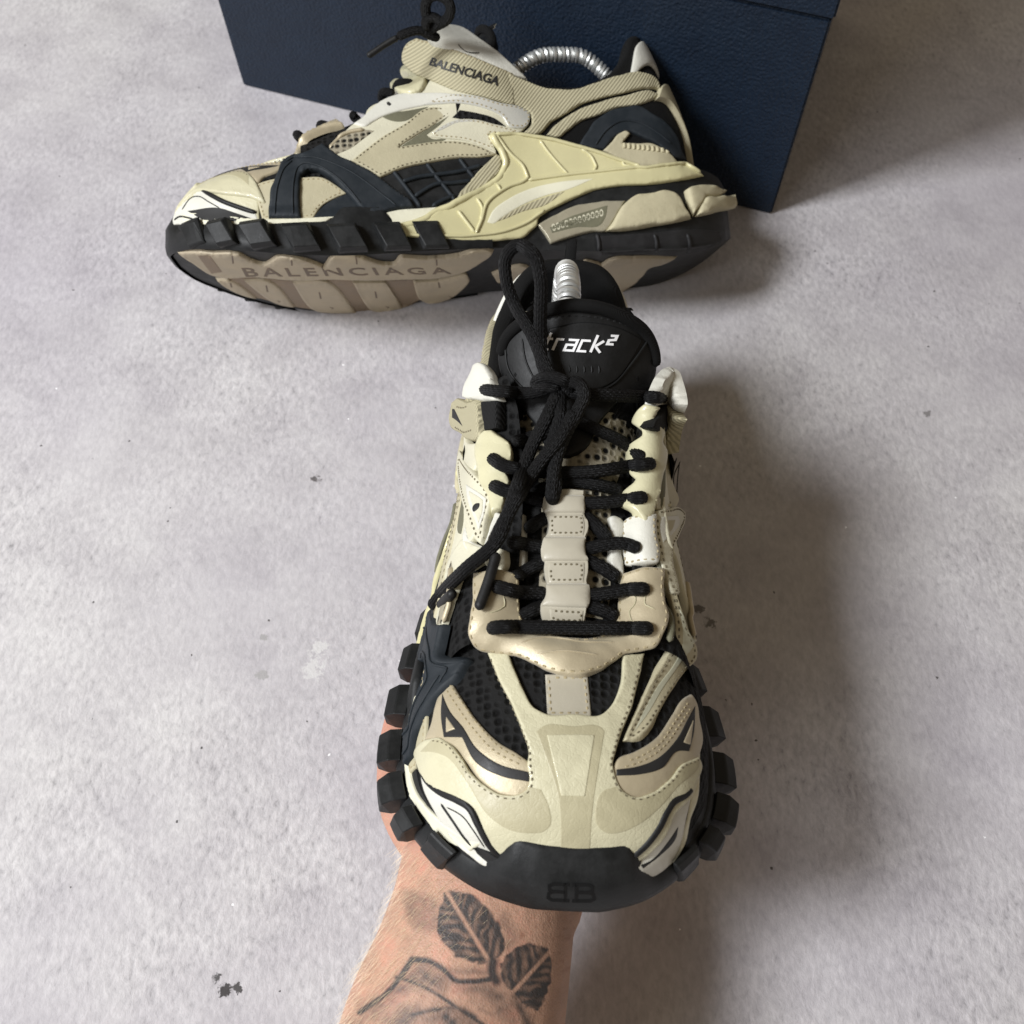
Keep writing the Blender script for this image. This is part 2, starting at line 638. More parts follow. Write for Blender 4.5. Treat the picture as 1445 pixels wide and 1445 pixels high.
def frames_along(P):
    T = np.gradient(P, axis=0)
    T /= np.linalg.norm(T, axis=1)[:, None] + 1e-12
    up = np.array([0.1, 0.3, 1.0])
    n = np.cross(T[0], up)
    n /= np.linalg.norm(n)
    Ns = [n]
    for i in range(1, len(P)):
        n = Ns[-1] - T[i] * np.dot(Ns[-1], T[i])
        Ns.append(n / (np.linalg.norm(n) + 1e-12))
    Ns = np.array(Ns)
    return T, Ns, np.cross(T, Ns)


def resample(P, step):
    seg = np.linalg.norm(np.diff(P, axis=0), axis=1)
    s_ = np.concatenate([[0], np.cumsum(seg)])
    m = max(2, int(s_[-1] / step) + 1)
    q = np.linspace(0, s_[-1], m)
    return np.stack([np.interp(q, s_, P[:, i]) for i in range(3)], -1)


def tube_mesh(P, rad, k=10, braid=0.0, flat=1.0, taper=True, ref=None, pitch=0.26):
    """tube along a path (cm); braid > 0 raises a woven relief"""
    P = np.asarray(P, float)
    T, A, B = frames_along(P)
    n = len(P)
    seg = np.concatenate([[0], np.cumsum(np.linalg.norm(np.diff(P, axis=0), axis=1))])
    V = []
    r0 = np.broadcast_to(np.asarray(rad, float), (n,))
    if ref is not None:                      # keep the flat side to the reference normals
        Bq = ref - T * (ref * T).sum(1)[:, None]
        B = Bq / (np.linalg.norm(Bq, axis=1)[:, None] + 1e-12)
        A = np.cross(B, T)
    for i in range(n):
        r = r0[i]
        if taper:
            d = min(seg[i], seg[-1] - seg[i])
            if d < r:
                r = r * math.sqrt(max(0.02, 1 - (1 - d / r) ** 2))
        for j in range(k):
            a = 2 * math.pi * j / k
            rr = r
            if braid:
                u, w = seg[i] / pitch, j / k * 14
                ph = (u * 1.0 + 0.5 * (math.floor(w) % 2)) % 1.0
                across = abs((w % 1.0) - .5) * 2
                along = abs(ph - .5) * 2
                skew = (w % 1.0 - .5) * (1 if math.floor(w) % 2 else -1) * 0.5
                along = abs(((ph + skew) % 1.0) - .5) * 2
                rr = r * (1 + braid * (1 - across ** 2 - 0.9 * along ** 3))
            V.append(P[i] + A[i] * math.cos(a) * rr + B[i] * math.sin(a) * rr * flat)
    F_ = grid_faces(n, k, True)
    F_ += [tuple(reversed(range(k))), tuple(range((n - 1) * k, n * k))]
    return np.array(V), F_


def surf_path(fr, pts, lift, base=ALL, step=2.0, sharp=60, ref=None, trim=False):
    """pts may carry their own height over the surface as third value (cm along the line of sight)"""
    view, P = to_px(fr, pts)
    L = np.array([(p[2] if len(p) > 2 else lift) for p in pts], float)
    C = catmull(P, False, step, sharp)
    sp_ = np.concatenate([[0], np.cumsum(np.linalg.norm(np.diff(P, axis=0), axis=1))])
    sc_ = np.concatenate([[0], np.cumsum(np.linalg.norm(np.diff(C, axis=0), axis=1))])
    # heights follow the control points by nearest index along the curve
    idx = [int(np.argmin(((C - p) ** 2).sum(1))) for p in P]
    idx = np.maximum.accumulate(idx)
    H_ = np.interp(np.arange(len(C)), idx, L)
    O, U, D = cast(view, C, base)
    miss = cast.miss
    if ref is not None:                      # hangs free: all of it about as far away as one point of the shoe
        D[:] = cast(view, np.array([ref, ref], float), base)[2][0]
    elif trim and miss.any() and not miss.all():
        k = np.where(~miss)[0]
        O, U, D, H_ = O[k], U[k], D[k], H_[k]
    for _ in range(4):
        D[1:-1] = (D[:-2] + D[1:-1] * 2 + D[2:]) / 4
    W = O + U * (D - H_)[:, None]
    if view == 'held':
        W = bend(W, True)
    return W


def ridge(name, fr, pts, rad, mat, lift=0.1, base=ALL, parent=None, only=None, k=8, flat=1.0, label=None, on=None):
    if on is not None:
        view, P = to_px(fr, pts)
        parent = parent or on
        W = resample(np.array([(lambda a: a[0] + a[1] * lift)(on_sheet(on, q)) for q in catmull(P, False, 1.5)]), 0.12)
    else:
        W = resample(surf_path(fr, pts, lift, base, trim=True), 0.12)
    v, f = tube_mesh(W, rad, k, flat=flat)
    return part(name, v, f, mat, parent, only=only, label=label)


def text_tris(txt, shear=0.0, weight=0.0, spacing=1.0):
    cu = bpy.data.curves.new('txt', 'FONT')
    cu.body, cu.shear, cu.offset, cu.space_character, cu.resolution_u = txt, shear, weight, spacing, 3
    o = bpy.data.objects.new('txt', cu)
    COL.objects.link(o)
    dg = bpy.context.evaluated_depsgraph_get()
    me = bpy.data.meshes.new_from_object(o.evaluated_get(dg))
    bm = bmesh.new()
    bm.from_mesh(me)
    bmesh.ops.triangulate(bm, faces=bm.faces)
    bmesh.ops.subdivide_edges(bm, edges=[e_ for e_ in bm.edges if e_.calc_length() > .25], cuts=2)
    bmesh.ops.triangulate(bm, faces=bm.faces)
    bmesh.ops.dissolve_degenerate(bm, dist=1e-4, edges=bm.edges)
    bm.verts.ensure_lookup_table()
    V = np.array([v.co[:2] for v in bm.verts])
    F_ = [tuple(v.index for v in f.verts) for f in bm.faces if len(f.verts) == 3]
    bnd = [(e_.verts[0].index, e_.verts[1].index) for e_ in bm.edges if len(e_.link_faces) == 1]
    bm.free()
    bpy.data.objects.remove(o)
    bpy.data.curves.remove(cu)
    bpy.data.meshes.remove(me)
    lo, hi = V.min(0), V.max(0)
    return (V - lo) / (hi - lo), F_, bnd


def stroke_tris(strokes, w):
    """ribbons along polylines (unit square), square ends"""
    V, F_, bnd = [], [], []
    for st in strokes:
        Q = [np.array(st[0], float)]
        for a, b in zip(st[:-1], st[1:]):
            a, b = np.array(a, float), np.array(b, float)
            k = max(1, int(np.linalg.norm(b - a) / .09))
            Q += [a + (b - a) * i / k for i in range(1, k + 1)]
        P = np.array(Q)
        n = len(P)
        L, R = [], []
        for i in range(n):
            d1 = P[i] - P[i - 1] if i else P[1] - P[0]
            d2 = P[i + 1] - P[i] if i < n - 1 else d1
            n1 = np.array([-d1[1], d1[0]]) / np.linalg.norm(d1)
            n2 = np.array([-d2[1], d2[0]]) / np.linalg.norm(d2)
            m_ = n1 + n2
            m_ = m_ / max(np.dot(m_, m_), .5) * 2 * w / 2
            L.append(P[i] + m_)
            R.append(P[i] - m_)
        o = len(V)
        V += L + R
        for i in range(n - 1):
            F_.append((o + i, o + i + 1, o + n + i + 1))
            F_.append((o + i, o + n + i + 1, o + n + i))
            bnd += [(o + i, o + i + 1), (o + n + i + 1, o + n + i)]
        bnd += [(o + n, o), (o + n - 1, o + 2 * n - 1)]
    return np.array(V), F_, bnd


def lettering(name, txt, fr, quad, h, mat, base=ALL, lift=0.0, parent=None, only=None, shear=0.0, weight=0.0, mirror=False, spacing=1.0, on=None, strokes=None, sw=.1, asp=1.0):
    """quad: top-left, top-right, bottom-right, bottom-left of the word in the frame"""
    V, F_, bnd = stroke_tris(strokes, sw) if strokes else text_tris(txt, shear, weight, spacing)
    u, w = V[:, 0] / asp, 1 - V[:, 1]
    if mirror:
        u = 1 - u
    q = np.array(quad, float)
    P = ((1 - u) * (1 - w))[:, None] * q[0] + (u * (1 - w))[:, None] * q[1] + (u * w)[:, None] * q[2] + ((1 - u) * w)[:, None] * q[3]
    view, P = to_px(fr, P)
    if on is not None:
        parent = parent or on
        sh = [on_sheet(on, q) for q in P]
        W0 = np.array([a + b * (h + lift) for a, b in sh])
        W1 = np.array([a + b * (lift - .1) for a, b in sh])
    else:
        O, U, D = cast(view, P, base)
        W0 = O + U * (D - lift - h)[:, None]
        W1 = O + U * (D - lift + .1)[:, None]
        if view == 'held':
            W0, W1 = bend(W0, True), bend(W1, True)
    n = len(V)
    Fl = list(F_)
    Fl += [(a, b, b + n, a + n) for a, b in bnd]
    return part(name, np.concatenate([W0, W1]), Fl, mat, parent, smooth=False, only=only)


def smooth_path_cm(pts, n=50):
    pts = np.array(pts, float)
    k = np.concatenate([[0], np.cumsum(np.linalg.norm(np.diff(pts, axis=0), axis=1))])
    q_ = np.linspace(0, k[-1], n)
    P = np.stack([cubic(k, pts[:, i], q_) for i in range(3)], -1)
    for _ in range(4):
        P[1:-1] = (P[:-2] + 2 * P[1:-1] + P[2:]) / 4
    return P
# ------------------------------------------------------------------ materials
class NT:
    def __init__(self, name):
        self.m = bpy.data.materials.new(name)
        self.m.use_nodes = True
        self.t = self.m.node_tree
        self.b = self.t.nodes['Principled BSDF']
        self.tc = self.t.nodes.new('ShaderNodeTexCoord')

    def n(self, kind, **kw):
        x = self.t.nodes.new('ShaderNode' + kind)
        for k, v in kw.items():
            if k.startswith('i_'):
                key = k[2:]
                x.inputs[int(key) if key.isdigit() else key.replace('_', ' ')].default_value = v
            else:
                setattr(x, k, v)
        return x

    def l(self, a, b, out=0, inp=0):
        self.t.links.new(a.outputs[out] if isinstance(out, (int, str)) else out, b.inputs[inp])

    def noise(self, scale, detail=4, rough=.5, co='Object', dist=0.0):
        x = self.n('TexNoise', i_Scale=scale, i_Detail=detail, i_Roughness=rough, i_Distortion=dist)
        self.t.links.new(self.tc.outputs[co], x.inputs['Vector'])
        return x

    def voro(self, scale, feature='F1', co='Object', rnd=1.0):
        x = self.n('TexVoronoi', feature=feature, i_Scale=scale, i_Randomness=rnd)
        self.t.links.new(self.tc.outputs[co], x.inputs['Vector'])
        return x

    def ramp(self, src, stops, out=0):
        x = self.n('ValToRGB')
        e = x.color_ramp.elements
        while len(e) < len(stops):
            e.new(0.5)
        for i, (p, c) in enumerate(stops):
            e[i].position = p
            e[i].color = (*c, 1) if len(c) == 3 else c
        self.l(src, x, out, 0)
        return x

    def mix(self, fac, a, b, fo=0, ao=0, bo=0, mode='MIX'):
        x = self.n('Mix', data_type='RGBA', blend_type=mode)
        for v, i, o in ((fac, 0, fo), (a, 6, ao), (b, 7, bo)):
            if isinstance(v, (int, float)):
                x.inputs[i].default_value = v
            elif isinstance(v, tuple):
                x.inputs[i].default_value = (*v, 1)
            else:
                self.t.links.new(v.outputs[o], x.inputs[i])
        return x

    def color(self, node, out=0):
        o = node.outputs[2] if node.bl_idname == 'ShaderNodeMix' else node.outputs[out]
        self.t.links.new(o, self.b.inputs['Base Color'])

    def bump(self, src, strength, dist, out=0, prev=None):
        x = self.n('Bump', i_Strength=strength, i_Distance=dist)
        self.t.links.new(src.outputs[out], x.inputs['Height'])
        if prev:
            self.t.links.new(prev.outputs[0], x.inputs['Normal'])
        self.t.links.new(x.outputs[0], self.b.inputs['Normal'])
        return x

    def set(self, **kw):
        for k, v in kw.items():
            self.b.inputs[k.replace('_', ' ')].default_value = v
        return self


MIXOUT = 2


def leather(name, c, rough=.5, grain=520, bump=.25, var=.12, dirt=.25, sheen=0.0, metal=0.0, coat=0.0):
    t = NT(name)
    n1 = t.noise(60, 5, .6)
    d = tuple(x * (1 - var) for x in c)
    u = tuple(min(1, x * (1 + var * .6)) for x in c)
    r = t.ramp(n1, [(.3, d), (.7, u)])
    n2 = t.noise(220, 6, .7)
    f = t.ramp(n2, [(.55, (0, 0, 0)), (.8, (dirt, dirt, dirt))])
    m = t.n('Mix', data_type='RGBA')
    t.l(f, m, 0, 0)
    t.l(r, m, 0, 6)
    m.inputs[7].default_value = (c[0] * .62, c[1] * .58, c[2] * .52, 1)
    t.t.links.new(m.outputs[2], t.b.inputs['Base Color'])
    v = t.voro(grain, 'DISTANCE_TO_EDGE')
    v2 = t.ramp(v, [(0, (0, 0, 0)), (.12, (1, 1, 1))])
    b1 = t.bump(v2, bump * .5, .0006)
    t.bump(n2, bump, .0009, prev=b1)
    rr = t.ramp(n1, [(.3, (rough - .08,) * 3), (.7, (rough + .12,) * 3)])
    t.l(rr, t.b, 0, 'Roughness')
    t.set(Metallic=metal, Coat_Weight=coat, Sheen_Weight=sheen)
    return t.m


def rubber(name, c, rough=.6, dust=.10):
    t = NT(name)
    n1 = t.noise(90, 6, .65)
    n2 = t.noise(900, 3, .6)
    a = t.ramp(n1, [(.42, c), (.75, tuple(x + dust * .22 for x in c))])
    t.color(a)
    rr = t.ramp(n1, [(.3, (rough - .08,) * 3), (.7, (rough + .15,) * 3)])
    t.l(rr, t.b, 0, 'Roughness')
    b = t.bump(n2, .18, .0004)
    t.bump(n1, .12, .0008, prev=b)
    t.set(Specular_IOR_Level=.27)
    return t.m


def fabric_mesh(name, thread, hole, scale=420, rough=.85):
    """air mesh: a honeycomb of threads round dark holes"""
    t = NT(name)
    v = t.voro(scale, 'F1', rnd=.25)
    n = t.noise(1600, 3, .7)
    r = t.ramp(v, [(.28, hole), (.46, thread)])
    t.color(r)
    h = t.ramp(v, [(.22, (0, 0, 0)), (.55, (1, 1, 1))])
    b = t.bump(h, .9, .0012)
    t.bump(n, .35, .0004, prev=b)
    t.set(Roughness=rough, Specular_IOR_Level=.2)
    return t.m


def woven(name, c, scale=900, rough=.8, dark=.55):
    t = NT(name)
    w1 = t.n('TexWave', wave_type='BANDS', bands_direction='DIAGONAL', i_Scale=scale, i_Distortion=.4, i_Detail=1.0)
    t.t.links.new(t.tc.outputs['Object'], w1.inputs['Vector'])
    n = t.noise(1500, 3, .7)
    r = t.ramp(w1, [(.2, tuple(x * dark for x in c)), (.6, c)])
    t.color(r)
    b = t.bump(w1, .5, .0006)
    t.bump(n, .3, .0003, prev=b)
    t.set(Roughness=rough, Specular_IOR_Level=.25)
    return t.m


MT = {
    'cream': leather('cream_leather', (.545, .515, .355), .42, bump=.30, var=.07, dirt=.12, coat=.12),
    'beige': leather('beige_nubuck', (.445, .405, .272), .6, bump=.2, var=.08, dirt=.15),
    'tonal': leather('tonal_print', (.42, .385, .25), .42, bump=.22, var=.06, dirt=.1),
    'gold': leather('champagne_satin', (.465, .40, .27), .40, grain=1500, bump=.2, var=.08, dirt=.15, metal=.25, sheen=.2),
    'white': leather('white_leather', (.61, .60, .53), .45, bump=.2, var=.05, dirt=.12),
    'ivory': leather('ivory_leather', (.59, .565, .43), .5, bump=.2, var=.07, dirt=.2),
    'tpu': leather('cream_plastic', (.585, .545, .315), .36, grain=200, bump=.05, var=.05, dirt=.06, coat=.15),
    'foam': leather('beige_foam', (.49, .445, .295), .7, grain=900, bump=.35, var=.08, dirt=.45),
    'midsole': leather('white_midsole', (.70, .68, .53), .5, bump=.12, var=.05, dirt=.12),
    'pad': leather('tan_rubber', (.42, .355, .25), .6, bump=.15, var=.12, dirt=.35),
    'paddark': leather('brown_rubber', (.24, .18, .12), .62, bump=.2, var=.15, dirt=.4),
    'navy': rubber('navy_rubber', (.013, .0175, .022), .58, .05),
    'black': rubber('black_rubber', (.009, .0098, .0102), .5, .06),
    'blackline': rubber('black_piping', (.008, .008, .008), .5, .04),
    'darkrubber': rubber('dark_grey_rubber', (.016, .016, .017), .55, .06),
    'mesh': fabric_mesh('black_air_mesh', (.010, .010, .010), (.0015, .0015, .0015), 300),
    'cmesh': fabric_mesh('cream_air_mesh', (.30, .27, .20), (.004, .004, .004), 270),
    'lining': woven('black_lining', (.005, .005, .005), 1300, .9, .5),
    'web': woven('beige_webbing', (.445, .408, .272), 260, .75, .70),
    'bweb': woven('black_webbing', (.014, .014, .014), 500, .85, .3),
    'strip': leather('grey_beige_tape', (.41, .38, .30), .38, grain=1800, bump=.12, var=.05, dirt=.1, sheen=.3),
    'sage': leather('pale_sage_film', (.50, .50, .38), .4, bump=.1, var=.05, dirt=.1),
    'olive': leather('olive_edge', (.14, .135, .085), .7, bump=.3, var=.2, dirt=.3),
    'silver': leather('pearl_plastic', (.42, .39, .29), .22, grain=400, bump=.06, var=.1, dirt=.05, metal=.35, coat=.4),
    'thread': leather('beige_thread', (.36, .30, .18), .8, bump=.1),
    'threaddark': leather('dark_thread', (.15, .128, .08), .8, bump=.1),
    'threadblack': leather('black_thread', (.006, .006, .006), .8, bump=.1),
    'lace': woven('black_lace', (.005, .005, .0054), 2600, .55, .7),
    'print': rubber('black_print', (.02, .02, .02), .5, .03),
    'whiteprint': leather('white_print', (.80, .80, .80), .5, bump=.05, var=.02, dirt=.02),
    'hook': leather('cream_hook_plastic', (.56, .53, .35), .3, grain=300, bump=.12, var=.06, dirt=.1, coat=.2),
    'patch': rubber('black_patch', (.0055, .0058, .006), .5, .03),
    'pearl': leather('pearl_white_film', (.66, .66, .60), .24, bump=.08, var=.05, dirt=.08, metal=.3, coat=.2),
    'engrave': rubber('engraved_black', (.0018, .0018, .0018), .85, .0),
    'letter': leather('brown_lettering', (.16, .12, .085), .7, bump=.1),
}


def metal_mat():
    t = NT('spring_steel')
    t.set(Base_Color=(.70, .71, .69, 1), Metallic=.85, Roughness=.42)
    n = t.noise(300, 4, .6)
    t.bump(n, .05, .0005)
    return t.m


MT['steel'] = metal_mat()
# ------------------------------------------------------------------ the shoe, part by part (canonical left shoe)
m = MT
UP = 'stay+front+rout'
TO = 'front+tongue'
SO = 'sole'
UPPER = part('upper', BASE['front'][0], [f for f in BASE['front'][1] if min(BASE['front'][0][i][0] for i in f) > 11.2], m['mesh'], label='black air mesh base of the upper')
COLLAR = part('collar', BASE['rear'][0], [f for f in BASE['rear'][1] if max(BASE['rear'][0][i][0] for i in f) < 11.6 or max(BASE['rear'][0][i][2] for i in f) < 9.5], m['lining'], label='padded black collar and lining')
STAY = part('quarter_lining', BASE['stay'][0] * np.array([1, .965, 1]) - np.array([0, 0, .12]), [f for f in BASE['stay'][1] if min(BASE['stay'][0][i][0] for i in f) > 12.4], m['mesh'])
_tv, _tf = BASE['tongue']
_tf = [f for f in _tf if not (abs(_tv[f[0]][1]) > 2.7 - .5 * max(0, 11.6 - _tv[f[0]][0]) and _tv[f[0]][0] < 12.3)]
TONGUE = part('tongue', _tv, _tf, m['cmesh'])
part('tongue_lining', _tv + np.array([.06, 0, .04]), [f for f in _tf if _tv[f[0]][0] < 13.4], m['lining'], TONGUE)
SOLE = part('midsole', *BASE['sole'], m['black'], smooth=False)

# ---- front of the shoe, seen in the hand
cap = panel('toe_cap', 'b', [(487, 112), (520, 190), (570, 290), (610, 390), (635, 470), (630, 520), (637, 570), (628, 606), (600, 625), (540, 625), (480, 592), (430, 545), (390, 482), (350, 437), (300, 418),
      (255, 435), (232, 470), (240, 510), (270, 575), (310, 612), (372, 642), (420, 672), (452, 730), (500, 812), (560, 862), (640, 868), (800, 868), (960, 868), (1015, 862), (1080, 820), (1130, 760), (1160, 692), (1220, 628), (1240, 570), (1252, 520), (1240, 485),
      (1190, 510), (1140, 570), (1080, 617), (1020, 634), (975, 614), (950, 565), (941, 500), (948, 478), (975, 390), (1015, 280), (1040, 180), (1053, 112), (975, 122), (965, 230), (935, 300), (903, 333), (800, 336), (690, 333), (650, 305), (612, 235), (580, 160), (563, 112)],
      .22, m['cream'], base='front', wrinkle=.012, relax=2)
panel('print', 'b', [(262, 470), (300, 427), (345, 440), (386, 488), (428, 552), (478, 600), (540, 633), (600, 634), (640, 602), (682, 612), (712, 680), (714, 728), (690, 750), (640, 755), (560, 740), (490, 690), (440, 612), (400, 550), (350, 492), (305, 474)],
      .012, m['tonal'], e=1.2, on=cap)
panel('print', 'b', [(946, 600), (893, 622), (873, 680), (880, 730), (912, 755), (960, 754), (1040, 720), (1110, 660), (1170, 590), (1218, 548), (1236, 520), (1236, 494), (1190, 520), (1142, 580), (1082, 626), (1020, 643), (975, 624)],
      .012, m['tonal'], e=1.2, on=cap)
fr_ = panel('print', 'b', [(683, 388), (795, 386), (892, 389), (906, 402), (880, 560), (862, 690), (852, 846), (752, 846), (742, 640), (692, 480), (665, 405)], .012, m['tonal'], e=1.2, on=cap)
panel('print', 'b', [(702, 418), (788, 416), (870, 418), (836, 634), (752, 632)], .02, m['cream'], e=1.2, on=fr_)
# swept side pieces with the black chevrons
gl = panel('vamp_overlay', 'b', [(343, 192), (385, 262), (440, 345), (520, 430), (600, 480), (645, 520), (645, 600), (600, 640), (520, 620), (455, 570), (405, 500), (365, 450), (300, 425), (262, 425), (285, 370), (300, 300)],
      .13, m['gold'], base='front', puff=.05)
stitch_line(gl, 'b', [(352, 225), (395, 292), (450, 370), (530, 455), (615, 505)])
stitch_line(gl, 'b', [(345, 248), (385, 312), (440, 392), (520, 475), (615, 525)])
panel('chevron', 'b', [(331, 262), (362, 330), (405, 385), (450, 458), (530, 518), (640, 548), (640, 582), (540, 562), (450, 512), (402, 422), (338, 418), (328, 340)], .03, m['print'], e=1.5, on=gl)
panel('chevron', 'b', [(348, 345), (380, 392), (347, 404)], .055, m['gold'], e=1.2, on=gl)
gr = panel('vamp_overlay', 'b', [(1222, 258), (1195, 275), (1155, 335), (1100, 415), (1020, 468), (958, 495), (938, 540), (955, 610), (1015, 645), (1075, 630), (1135, 585), (1185, 525), (1245, 490), (1262, 430), (1250, 350), (1240, 290)],
      .13, m['gold'], base='front', puff=.05)
stitch_line(gr, 'b', [(1205, 292), (1165, 352), (1105, 440), (1030, 492), (968, 514)])
stitch_line(gr, 'b', [(1212, 312), (1170, 378), (1110, 460), (1035, 510), (968, 532)])
panel('chevron', 'b', [(1228, 305), (1205, 345), (1160, 430), (1090, 500), (1020, 528), (950, 538), (950, 560), (1030, 556), (1110, 532), (1168, 470), (1205, 470), (1222, 400)], .03, m['print'], e=1.5, on=gr)
panel('chevron', 'b', [(1220, 350), (1182, 440), (1208, 448)], .055, m['gold'], e=1.2, on=gr)
# stitched rim of the toe cap
stitch_line(cap, 'b', [(300, 432), (345, 447), (385, 495), (425, 558), (475, 605), (540, 638), (605, 638), (642, 612), (650, 570), (642, 520), (640, 470), (612, 390), (572, 298), (522, 195), (498, 130)], 'threaddark')
stitch_line(cap, 'b', [(1238, 498), (1190, 523), (1142, 582), (1082, 629), (1020, 646), (970, 625), (938, 570), (930, 500), (940, 470), (962, 390), (1002, 280), (1026, 180), (1035, 130)], 'threaddark')
# white corners under the cap, with black piping
wl = panel('toe_corner', 'b', [(242, 520), (256, 600), (300, 690), (360, 790), (425, 848), (478, 884), (530, 885), (562, 868), (500, 800), (452, 725), (420, 675), (372, 645), (310, 612), (270, 570)], .10, m['white'], base='front', only='held')
wlb = panel('toe_corner', 'p', [(150, 800), (160, 745), (240, 640), (340, 545), (372, 540), (560, 630), (850, 730), (875, 795), (600, 812), (420, 815), (160, 830)], .10, m['white'], base='front+sole', only='back', relax=10)
wr = panel('toe_corner', 'k', [(552, 540), (545, 600), (505, 780), (480, 900), (430, 1020), (340, 1110), (240, 1160), (160, 1060), (140, 1010), (250, 920), (340, 800), (400, 650), (470, 600)], .10, m['white'], base='front+sole')
ridge('piping', 'b', [(238, 508), (270, 575), (310, 612), (372, 642), (420, 672), (452, 730), (500, 812), (562, 868)], .15, m['blackline'], lift=.2, base='front', only='held')
ridge('piping', 'p', [(148, 775), (180, 715), (240, 640), (345, 528), (370, 528), (460, 570), (560, 622), (700, 675), (858, 728)], .13, m['blackline'], lift=.16, base='front+sole', only='back')
panel('toe_cap_side', 'p', [(150, 790), (170, 690), (240, 590), (345, 470), (560, 480), (760, 520), (835, 560), (885, 795), (600, 805)], .07, m['cream'], base='front+sole', relax=8, only='back')
ridge('piping', 'k', [(552, 545), (520, 585), (430, 640), (390, 700), (340, 800), (250, 920), (150, 1010)], .15, m['blackline'], lift=.2, base='front')
ridge('print', 'b', [(325, 655), (370, 720), (420, 790), (470, 835), (548, 880)], .05, m['blackline'], lift=.01, on=wl, only='held')
ridge('print', 'b', [(345, 668), (400, 700), (440, 750), (480, 810)], .025, m['blackline'], lift=.01, on=wl, only='held')
panel('print', 'k', [(215, 1080), (330, 990), (440, 860), (450, 800), (380, 900), (260, 1030), (200, 1060)], .02, m['print'], on=wr)
panel('print', 'p', [(280, 715), (550, 690), (700, 740), (850, 790), (420, 792)], .02, m['print'], e=1.2, on=wlb, only='back')
ridge('print', 'p', [(235, 705), (330, 600), (370, 595), (460, 640), (550, 690)], .03, m['print'], lift=.02, on=wlb, only='back')
ridge('print', 'p', [(170, 790), (210, 765), (280, 770), (380, 800)], .05, m['print'], lift=.02, on=wlb, only='back')
# centre tape and saddle
panel('centre_tape', 'a', [(630, 940), (640, 1120), (826, 1120), (810, 940)], .06, m['strip'], base='front', stitch=5)
sad = panel('eyestay_saddle', 'a', [(345, 520), (338, 600), (320, 690), (312, 780), (330, 806), (420, 838), (500, 858), (580, 893), (640, 926), (700, 946), (790, 953), (860, 930), (920, 888), (965, 858), (1050, 838), (1095, 825), (1132, 760), (1142, 685), (1128, 640), (1120, 492),
      (1060, 490), (972, 515), (960, 560), (950, 640), (945, 700), (930, 740), (890, 772), (610, 775), (540, 745), (515, 690), (505, 610), (503, 515), (430, 505)], .34, m['gold'], base=UP, stitch=4.5, puff=.06, wrinkle=.02, pitch=.34, fit=5, relax=2)
ridge('crease', 'a', [(525, 815), (640, 806), (780, 826), (915, 822)], .03, m['gold'], lift=.01, on=sad)
ridge('crease', 'a', [(605, 864), (720, 866), (840, 876)], .03, m['gold'], lift=.01, on=sad)
ridge('crease', 'a', [(1010, 600), (1025, 625), (1020, 665), (1000, 690), (1005, 740)], .025, m['tonal'], lift=.01, on=sad)
ridge('crease', 'a', [(1060, 600), (1055, 660), (1090, 680)], .025, m['tonal'], lift=.01, on=sad)
ridge('crease', 'a', [(440, 615), (445, 660), (420, 680), (390, 690)], .025, m['tonal'], lift=.01, on=sad)
# medial (right hand side of the held shoe)
ms = panel('side_stripe', 'i', [(640, 0), (740, 310), (800, 520), (872, 720), (860, 790), (780, 890), (640, 1100), (500, 1350), (420, 1500), (230, 1640), (130, 1640), (230, 1400), (330, 1180), (440, 960), (560, 760), (640, 600), (650, 420), (600, 180), (540, 0)], .16, m['beige'], base=UP + '+sole', stitch=5, smat='threaddark', fit=3, relax=2)
panel('print', 'i', [(700, 280), (770, 400), (830, 600), (700, 820), (520, 1100), (330, 1445), (240, 1560), (300, 1400), (450, 1100), (620, 860), (700, 700), (725, 500)], .015, m['sage'], e=1.2, on=ms)
ridge('edge', 'i', [(530, 40), (545, 250), (600, 330), (630, 480), (610, 620)], .14, m['olive'], lift=.12, base=UP)
mq = panel('quarter_panel', 'h', [(580, 600), (700, 575), (830, 560), (880, 600), (880, 700), (840, 800), (780, 950), (770, 1130), (810, 1300), (830, 1445), (740, 1445), (680, 1250), (630, 1100), (590, 900), (575, 720)], .22, m['ivory'], base=UP, stitch=4, smat='threaddark', fit=3)
panel('badge', 'h', [(635, 665), (790, 645), (805, 690), (740, 830), (655, 930), (625, 800)], .03, m['white'], e=1.5, on=mq)
panel('badge', 'h', [(665, 700), (760, 690), (730, 790), (670, 860)], .05, m['beige'], e=1.2, on=mq)
ridge('edge', 'h', [(575, 640), (585, 850), (610, 1030), (640, 1160), (680, 1280)], .07, m['olive'], lift=.01, on=mq)
mw = panel('eyelet_panel', 'h', [(575, 615), (440, 650), (340, 700), (270, 790), (245, 880), (240, 1000), (280, 1110), (310, 1160), (450, 1150), (600, 1140), (610, 1040), (585, 850)], .36, m['white'], base=UP, puff=.08, stitch=4, fit=3)
panel('padding', 'h', [(120, 670), (180, 655), (250, 690), (280, 800), (260, 900), (250, 1000), (270, 1120), (280, 1250), (240, 1330), (200, 1240), (130, 1150), (120, 1000), (135, 850)], .30, m['white'], base=TO, puff=.12, fit=2)
mh = panel('lace_hook', 'g', [(640, 640), (560, 850), (545, 920), (620, 1000), (610, 1080), (510, 1190), (470, 1370), (490, 1520), (560, 1640), (480, 1740), (380, 1850), (350, 1900), (350, 1960), (450, 2020), (520, 2100), (560, 2180), (720, 2020), (790, 1800), (820, 1500), (820, 1240), (780, 1160), (790, 1000), (700, 900), (760, 700)], .40, m['hook'], base=UP, puff=.05, wrinkle=.02, fit=3)
panel('side_band', 'h', [(655, -150), (640, 150), (610, 280), (600, 480), (630, 580), (800, 570), (840, 480), (790, 330), (750, 150), (750, 0), (740, -150)], .10, m['beige'], base=UP, fit=2)
